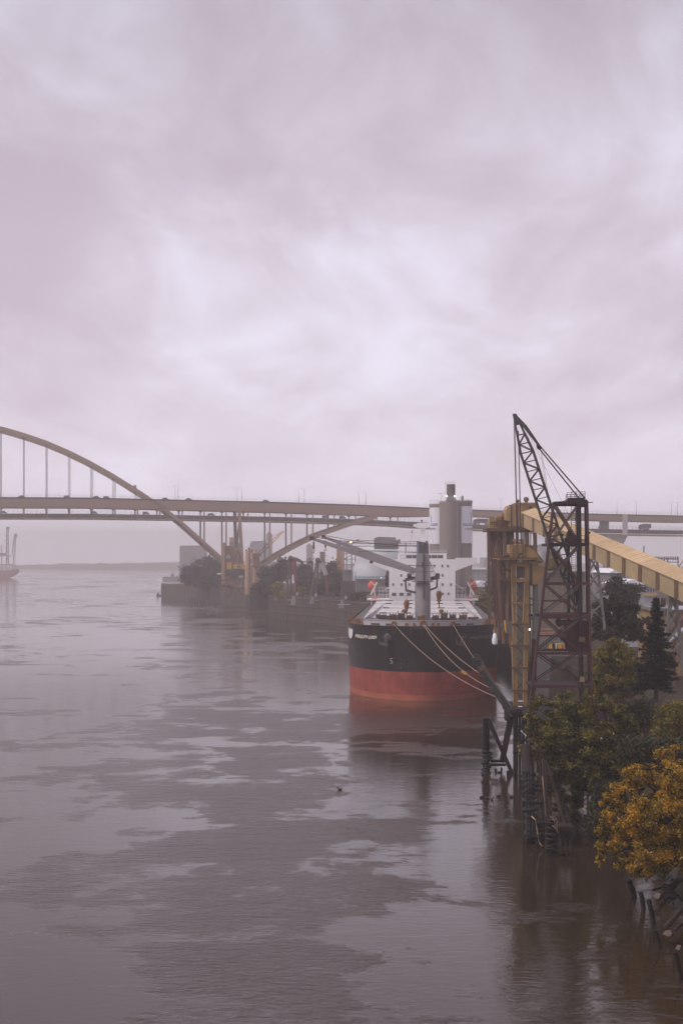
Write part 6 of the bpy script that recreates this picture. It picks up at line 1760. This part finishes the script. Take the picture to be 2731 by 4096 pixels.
# tan tower and lattice towers by the dome
tt = thing('tan_tower', W(1358, 2345, 780), 'tall salmon-tan tower beside the lattice frame', 'tower')
slab(tt, 'shaft', m_tan, 1346, 1372, 2185, 2345, 780, 5); slab(tt, 'cap', m_brick, 1346, 1362, 2172, 2185, 781, 3)
t2 = thing('tan_block', W(1288, 2300, 900), 'small tan block top above the wharf trees', 'building'); slab(t2, 'wall', m_elev, 1279, 1300, 2207, 2320, 900, 5); slab(t2, 'arm', m_ygold, 1296, 1310, 2220, 2223, 899, 1)
t3 = thing('tan_stub_tower', W(1215, 2300, 860), 'short tan tower between the two loading arms', 'tower'); slab(t3, 'wall', m_tan, 1205, 1222, 2255, 2330, 860, 4)
lt = thing('lattice_tower', W(1395, 2320, 760), 'grey lattice tower with an orange lamp left of the dome', 'lattice tower')
for px, k_ in ((1375, 0), (1386, 5), (1406, 5), (1421, 0)): beam(lt, 'leg', m_shed, W(px, 2168 if px != 1421 else 2185, 760 + k_), W(px, 2330, 760 + k_), .5)
for i, y in enumerate(range(2170, 2330, 22)):
    beam(lt, 'girt', m_shed, W(1374, y, 760), W(1422, y + 1, 760), .35); beam(lt, 'brace', m_shed, W(1375 if i % 2 else 1421, y, 760), W(1421 if i % 2 else 1375, y + 22, 760), .25)
MB().ball(W(1403, 2168, 759), .55).build('lamp', m_lampor, lt)
MB().box(W(1430, 2162, 760), (1.4, 1.2, 1.0)).build('top_box', m_shed, lt)
gt = thing('grey_plant', W(1395, 2420, 720), 'dark grey plant house with stepped decks left of the ship', 'building')
slab(gt, 'upper_house', m_shed, 1370, 1408, 2281, 2330, 722, 8); slab(gt, 'roof', m_shed_lt, 1372, 1412, 2277, 2281, 721, 8); slab(gt, 'middle_house', m_wharf, 1362, 1425, 2325, 2440, 718, 10); slab(gt, 'frame_post', m_shed, 1409, 1412, 2285, 2340, 720, 1); slab(gt, 'frame_post', m_shed, 1420, 1423, 2285, 2340, 720, 1)
t = shed(1424, 1560, 2320, 2372, 660, m_shed, 'long grey shed behind the left lifeboat', m_shed, 0, 30)
slab(t, 'lower_wall', m_wharf, 1380, 1560, 2368, 2450, 655, 4)
MB().ball(W(1524, 2311, 655), .12).build('lamp', m_lampon, t)
# storage dome
dm = thing('storage_dome', W(1520, 2320, 730), 'white storage dome with a grey head house behind the ship jibs', 'dome')
c = W(1520, 2320, 745); r_ = L(112, 745)
pr = [(r_, 0)] + [(r_ * math.cos(a_ * math.pi / 2 / 12), L(150, 745) * math.sin(a_ * math.pi / 2 / 12)) for a_ in range(1, 13)]
MB().lathe((c.x, c.y, c.z), [(max(a_, .05), z) for a_, z in pr], 40).build('shell', m_dome, dm, True)
MB().lathe((c.x, c.y, c.z - 10), [(r_ + .1, 0), (r_ + .1, 10.2)], 40).build('ring_wall', m_dome, dm, True)
shell('blue_band', m_teal, c, r_ + .1, c.z - .6, c.z + 1.9, -1.2, 1.2, dm, 24)
MB().prism([W(x, y, 722) for x, y in ((1497, 2196), (1593, 2196), (1593, 2160), (1582, 2160), (1582, 2150), (1515, 2147), (1497, 2152))], (0, 9, 0)).build('head_house', m_shed, dm)
slab(dm, 'floor_line', m_wharf, 1495, 1597, 2173, 2175, 721.7, .4); slab(dm, 'floor_line', m_wharf, 1495, 1597, 2184, 2187, 721.7, .4)
slab(dm, 'side_box', m_shed, 1593, 1600, 2157, 2172, 723, 4)
for y0, y1 in ((2164, 2163), (2172, 2174), (2184, 2185)): beam(dm, 'gallery_pipe', m_wharf, W(1374, y0, 740), W(1497, y1, 723), .3)
for y0, y1 in ((2166, 2168), (2176, 2174), (2184, 2185)): beam(dm, 'gallery_pipe', m_wharf, W(1597, y1, 723), W(1700, y0, 723), .25)
beam(dm, 'pipe_post', m_shed, W(1622, 2170, 723), W(1622, 2260, 723), .5)
# far ship in dock with whip cranes
Yk = FPX * CZ / (2312 - HZ); c = W(0, 2312, Yk)
fs = thing('far_ship', c, 'hazy red-hulled ship with two raised cranes at the left edge', 'ship')
MB().prism([W(x, y, Yk) for x, y in ((-240, 2313), (0, 2313), (30, 2311), (52, 2300), (65, 2288), (64, 2276), (54, 2276), (40, 2281), (-240, 2284))], (0, 26, 0)).build('hull', m_barge, fs)
for px, pt, pb in ((31, 2113, 2260), (62, 2141, 2215)):
    for e in (-3, 3):
        beam(fs, 'crane_leg', m_shed, W(px + e, pt + 4, Yk + 10), W(px + e * 1.6 - (px - 31) * .25, pb, Yk + 10), 1.3)
    for j in range(8): beam(fs, 'crane_lacing', m_shed, W(px - 3, pt + 8 + j * 15, Yk + 10), W(px + 3, pt + 22 + j * 15, Yk + 10), .7)
    MB().box(W(px + 2, pt, Yk + 10), (4.5, 3, 4)).build('crane_head', m_shed, fs)
for px in (8, 28, 56): beam(fs, 'derrick_post', m_shed_lt, W(px, 2180 if px < 50 else 2215, Yk + 12), W(px, 2282, Yk + 12), 1.3)
for py in (2224, 2258): beam(fs, 'platform', m_shed_lt, W(-20, py, Yk + 8), W(58, py, Yk + 8), 1.6)
for i in range(3): MB().box(W(4 + i * 9, 2218, Yk + 9), (3.2, 3, 4.5)).build('winch', m_shed, fs)

# ------------------------------------------------------------------ trees, far to near
GRP = 'trees on the far peninsula'
Yt = 1040
tree('broadleaf_tree', W(775, 2345, Yt), [LB(772, 2290, Yt, 40, 42), LB(752, 2312, Yt, 26, 26), LB(797, 2310, Yt, 26, 30)], l_brown, 6000, .75, 1, 'round brown tree at the tip of the far peninsula', r0=.5, group=GRP)
Yt = 1090
tree('broadleaf_tree', W(852, 2345, Yt), [LB(850, 2275, Yt, 40, 46), LB(835, 2300, Yt, 34, 30), LB(874, 2290, Yt, 26, 36)], l_far, 5000, .85, 2, 'paler grey tree just left of the arch foot', r0=.5, group=GRP)
specs = [(880, 2325, 1000, 40, 28, l_brown, 'low brown thicket under the arch foot'), (830, 2335, 1030, 34, 22, l_brown, 'low brown scrub on the far bulkhead between two trees'),
         (1085, 2300, 830, 48, 48, l_far, 'dark bushy tree right of the tan silos'), (1130, 2275, 815, 34, 45, l_far, 'taller dark tree left of the loading arms'), (1060, 2350, 800, 45, 30, l_brown, 'scrub on the bank below the tan silos'),
         (1220, 2290, 790, 34, 62, l_dark, 'dark tree between the two loading arms'), (1240, 2330, 770, 44, 52, l_far, 'bushy tree behind the right loading arm'), (1325, 2300, 780, 40, 68, l_dark, 'tall dark tree left of the salmon-tan tower'),
         (1350, 2365, 730, 42, 48, l_brown, 'brown tree behind the timber wharf'), (1290, 2350, 745, 36, 40, l_far, 'bush behind the wharf below the tan block'), (1440, 2395, 640, 34, 34, l_brown, 'scrub left of the ship shoulder')]
for i, (px, py, Y, rx_, rz_, mt, lab) in enumerate(specs):
    tree('broadleaf_tree', W(px, 2390, Y), [LB(px, py, Y, rx_, rz_ * .8), LB(px - rx_ * .35, py + rz_ * .35, Y, rx_ * .7, rz_ * .6), LB(px + rx_ * .4, py + rz_ * .3, Y - 4, rx_ * .65, rz_ * .65)], mt, 3200, .62, 40 + i, lab, r0=.35, group=GRP)
for i, (px, py, Y, rx_, rz_, lab) in enumerate(((1110, 2355, 745, 20, 24, 'small yellowing bush at the wharf left end'), (1135, 2382, 735, 30, 18, 'yellow bush row below the left loading arm'), (1205, 2372, 728, 20, 22, 'yellow bush between the loading arms'), (1240, 2392, 712, 26, 10, 'low golden bush on the wharf edge'))):
    tree('yellow_bush', W(px, py + rz_, Y), [LB(px, py, Y, rx_, rz_)], l_ylgr, 1500, .5, 70 + i, lab, 'bush', r0=.15, group='bushes on the wharf')
for i, (px, py, Y, rx_, rz_, mt, lab) in enumerate(((1552, 2325, 640, 9, 36, l_conif, 'slim dark cypress touching the white ship house'), (1956, 2390, 500, 32, 50, l_far, 'bushy tree between ship and rusty spouts'), (1925, 2410, 490, 30, 40, l_ylgr, 'yellow-green bush beside the hatch covers'), (1965, 2300, 560, 12, 40, l_conif, 'slim dark conifer behind the rusty spouts'))):
    tree('shore_tree', W(px, py + rz_, Y), [LB(px, py, Y, rx_, rz_), LB(px + 2, py + rz_ * .4, Y, rx_ * 1.1, rz_ * .6)], mt, 2600, .42, 90 + i, lab, r0=.2)
# mid right: behind the spruce
Y = 300
tree('background_tree', W(2225, 2300, 350), [LB(2228, 2262, 350, 34, 34), LB(2205, 2280, 350, 26, 24)], l_ylgr, 3500, .3, 101, 'yellow-green tree top showing above the elevator wall through the derrick', r0=.25)
tree('background_tree', W(2470, 2400, 320), [LB(2465, 2340, 320, 34, 40), LB(2450, 2380, 320, 50, 40), LB(2520, 2372, 320, 50, 34)], l_far, 6000, .30, 102, 'olive tree before the white-roofed shed', r0=.25)
Y = 250
tree('dark_thicket', W(2450, 2580, Y), [LB(2400, 2460, Y, 42, 60), LB(2450, 2440, Y, 48, 60), (LB(2500, 2450, Y, 50, 60)), LB(2440, 2520, Y, 70, 50), LB(2510, 2520, Y, 60, 50), LB(2545, 2470, Y, 40, 50)], l_dark, 22000, .27, 103, 'dark green thicket left of the spruce', r0=.3, shell=.45, clump=.2, nclump=16)
Y = 205
tree('yellow_shrub', W(2440, 2780, Y), [LB(2420, 2640, Y, 55, 60), LB(2475, 2650, Y, 55, 55), LB(2400, 2710, Y, 45, 60), LB(2385, 2760, Y, 40, 50), LB(2450, 2600, Y, 50, 50), LB(2545, 2690, Y, 40, 60), LB(2470, 2720, Y, 70, 50), LB(2515, 2740, Y, 50, 50)], l_ylgr, 26000, .20, 104, 'yellow-green willow shrub right of the derrick base', 'shrub', r0=.15, shell=.45, clump=.2, nclump=16)
tree('yellow_shrub', W(2510, 2790, 214), [LB(2500, 2660, 214, 50, 55), LB(2540, 2720, 214, 45, 60), LB(2480, 2740, 214, 60, 50)], l_ylgr, 14000, .2, 114, 'yellow-green shrub between the willow shrub and the spruce', 'shrub', r0=.15, shell=.45, clump=.2, nclump=16)
# spruce
def spruce(base, H, rad, label):
    t = thing('spruce_tree', base, label, 'tree')
    b = MB(); b.path([base, base + Vector((.05, 0, H * .5)), base + Vector((0, 0, H))], [.26, .16, .02], 8); b.build('trunk', m_bark, t, True)
    rng = np.random.default_rng(17); P = []
    br_ = MB()
    nwh = 30
    for i in range(nwh):
        f = .14 + .86 * i / nwh
        z = H * f; rr = rad * (1 - f) ** .85 * rng.uniform(.8, 1.12) + .12
        nb_ = int(5 + 5 * (1 - f))
        for k_ in range(nb_):
            a_ = rng.uniform(0, 6.283); ln = rr * rng.uniform(.65, 1.15)
            dr = np.array([math.cos(a_), math.sin(a_), 0]); m_ = int(90 + 260 * (1 - f))
            tt_ = rng.random(m_) ** .7
            droop = -.30 * ln * tt_ + .16 * ln * tt_ ** 2.5
            c = np.array(base)[None, :] + dr[None, :] * (tt_ * ln)[:, None]; c[:, 2] += z + droop
            sp_ = (.10 + .20 * ln * (tt_ * (1.15 - tt_)))[:, None]
            side = np.array([-dr[1], dr[0], 0])
            c += side[None, :] * rng.normal(size=(m_, 1)) * sp_ + np.array([0, 0, 1])[None, :] * (rng.normal(size=(m_, 1)) * .06 - np.abs(rng.normal(size=(m_, 1))) * .10)
            P.append(c)
            br_.path([base + Vector((0, 0, z)), base + Vector((dr[0] * ln * .5, dr[1] * ln * .5, z - .12 * ln)), base + Vector((dr[0] * ln, dr[1] * ln, z - .14 * ln))], [.035, .02, .008], 4)
    br_.build('branches', m_bark, t)
    P = np.concatenate(P); N = len(P)
    d = rng.normal(size=(N, 3)); d[:, 2] = d[:, 2] * .35 - .15; d /= np.linalg.norm(d, axis=1)[:, None]
    u = np.cross(d, rng.normal(size=(N, 3))); u /= np.linalg.norm(u, axis=1)[:, None]
    s_ = rng.uniform(.08, .17, (N, 1))
    V = np.stack([P - d * s_, P + u * s_ * .30, P + d * s_, P - u * s_ * .30], 1).reshape(-1, 3) - np.array(base)
    me = bpy.data.meshes.new('crown'); me.vertices.add(4 * N); me.vertices.foreach_set('co', V.ravel()); me.loops.add(4 * N); me.loops.foreach_set('vertex_index', np.arange(4 * N)); me.polygons.add(N); me.polygons.foreach_set('loop_start', np.arange(0, 4 * N, 4)); me.update(calc_edges=True); me.materials.append(l_conif)
    o = bpy.data.objects.new('crown', me); COL.objects.link(o); o.parent = t
sb_ = W(2622, 2800, 180); st_ = W(2613, 2382, 180)
spruce(sb_, st_.z - sb_.z, L(118, 180), 'dark blue-green spruce with drooping boughs at the right')
Y = 172
tree('green_shrub', W(2690, 2990, Y), [LB(2680, 2880, Y, 55, 60), LB(2735, 2870, Y, 60, 70), LB(2660, 2930, Y, 60, 50), LB(2720, 2950, Y, 60, 50)], l_ylgr, 12000, .15, 105, 'bright green shrub above the golden tree at the right edge', 'shrub', r0=.15, shell=.35)
# the big tree leaning over the dock
Y = 165
tree('leaning_maple', (31.5, 168, 3.0), [LB(2170, 2850, Y, 72, 60), LB(2140, 2920, Y, 40, 50), LB(2255, 2835, Y, 60, 65), LB(2310, 2850, Y, 70, 60), LB(2390, 2830, Y, 70, 55), LB(2460, 2870, Y, 75, 60), LB(2140, 2990, Y - 2, 62, 48), LB(2110, 3010, Y - 2, 34, 30), LB(2220, 2960, Y - 1, 80, 70),
     LB(2310, 2960, Y - 2, 90, 80), LB(2410, 2960, Y - 2, 90, 80), LB(2500, 2930, Y, 60, 70), LB(2200, 3050, Y - 1, 60, 50), LB(2290, 3070, Y - 1, 80, 70), LB(2390, 3080, Y - 2, 80, 80), LB(2270, 3150, Y, 60, 60), LB(2350, 3180, Y, 60, 70), LB(2470, 3050, Y - 2, 70, 80), LB(2240, 3215, Y + 2, 50, 50), LB(2330, 3250, Y + 3, 60, 50), LB(2180, 3130, Y, 40, 55), LB(2420, 3170, Y + 2, 60, 80)],
     l_green, 105000, .145, 106, 'large dark green maple leaning out over the dock and water', r0=.4, nclump=17, clump=.145, shell=.6)
Y = 128
tree('golden_maple', (30.5, 131, 4.0), [LB(2660, 3060, Y, 70, 80), LB(2720, 3030, Y, 80, 70), LB(2560, 3110, Y, 70, 60), LB(2620, 3160, Y - 1, 90, 80), LB(2710, 3150, Y - 2, 90, 100), LB(2500, 3190, Y, 65, 60), LB(2440, 3220, Y, 45, 55), LB(2470, 3300, Y - 1, 75, 70), LB(2560, 3290, Y - 2, 90, 90), LB(2660, 3290, Y - 3, 100, 100),
     LB(2430, 3370, Y - 1, 45, 50), LB(2510, 3400, Y - 2, 80, 70), LB(2600, 3420, Y - 3, 90, 80), LB(2700, 3420, Y - 3, 90, 80), LB(2560, 3470, Y - 3, 70, 50), LB(2760, 3200, Y, 90, 120), LB(2780, 3380, Y, 90, 110), LB(2400, 3440, Y - 2, 26, 26)],
     l_gold, 120000, .098, 107, 'golden autumn maple overhanging the lower right shore', r0=.4, nclump=19, clump=.14, shell=.6)
# undergrowth on the bank behind
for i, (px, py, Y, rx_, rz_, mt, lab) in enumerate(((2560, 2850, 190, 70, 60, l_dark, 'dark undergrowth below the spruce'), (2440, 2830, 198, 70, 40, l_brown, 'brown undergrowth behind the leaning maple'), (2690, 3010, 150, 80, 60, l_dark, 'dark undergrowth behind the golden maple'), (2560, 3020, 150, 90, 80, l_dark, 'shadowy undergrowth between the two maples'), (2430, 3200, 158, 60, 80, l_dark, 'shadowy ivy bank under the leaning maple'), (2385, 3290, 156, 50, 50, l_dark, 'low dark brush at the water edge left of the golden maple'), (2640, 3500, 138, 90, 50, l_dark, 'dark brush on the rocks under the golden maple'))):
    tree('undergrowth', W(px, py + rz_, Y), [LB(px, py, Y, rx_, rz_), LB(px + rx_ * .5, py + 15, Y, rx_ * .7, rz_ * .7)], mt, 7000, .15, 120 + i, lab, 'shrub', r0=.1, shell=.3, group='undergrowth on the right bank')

# ------------------------------------------------------------------ the rainy air
hb = MB().box((0, 2790, 60), (5000, 5700, 124))
haze = hb.build('haze', None)
haze['kind'] = 'stuff'
mh = bpy.data.materials.new('haze'); mh.use_nodes = True
t_ = mh.node_tree; t_.nodes.clear()
ho = t_.nodes.new('ShaderNodeOutputMaterial'); pv_ = t_.nodes.new('ShaderNodeVolumePrincipled')
pv_.inputs['Color'].default_value = (1.0, 0.935, 0.925, 1)
pv_.inputs['Density'].default_value = 0.00042
pv_.inputs['Anisotropy'].default_value = 0.5
t_.links.new(pv_.outputs[0], ho.inputs['Volume'])
haze.data.materials.append(mh)
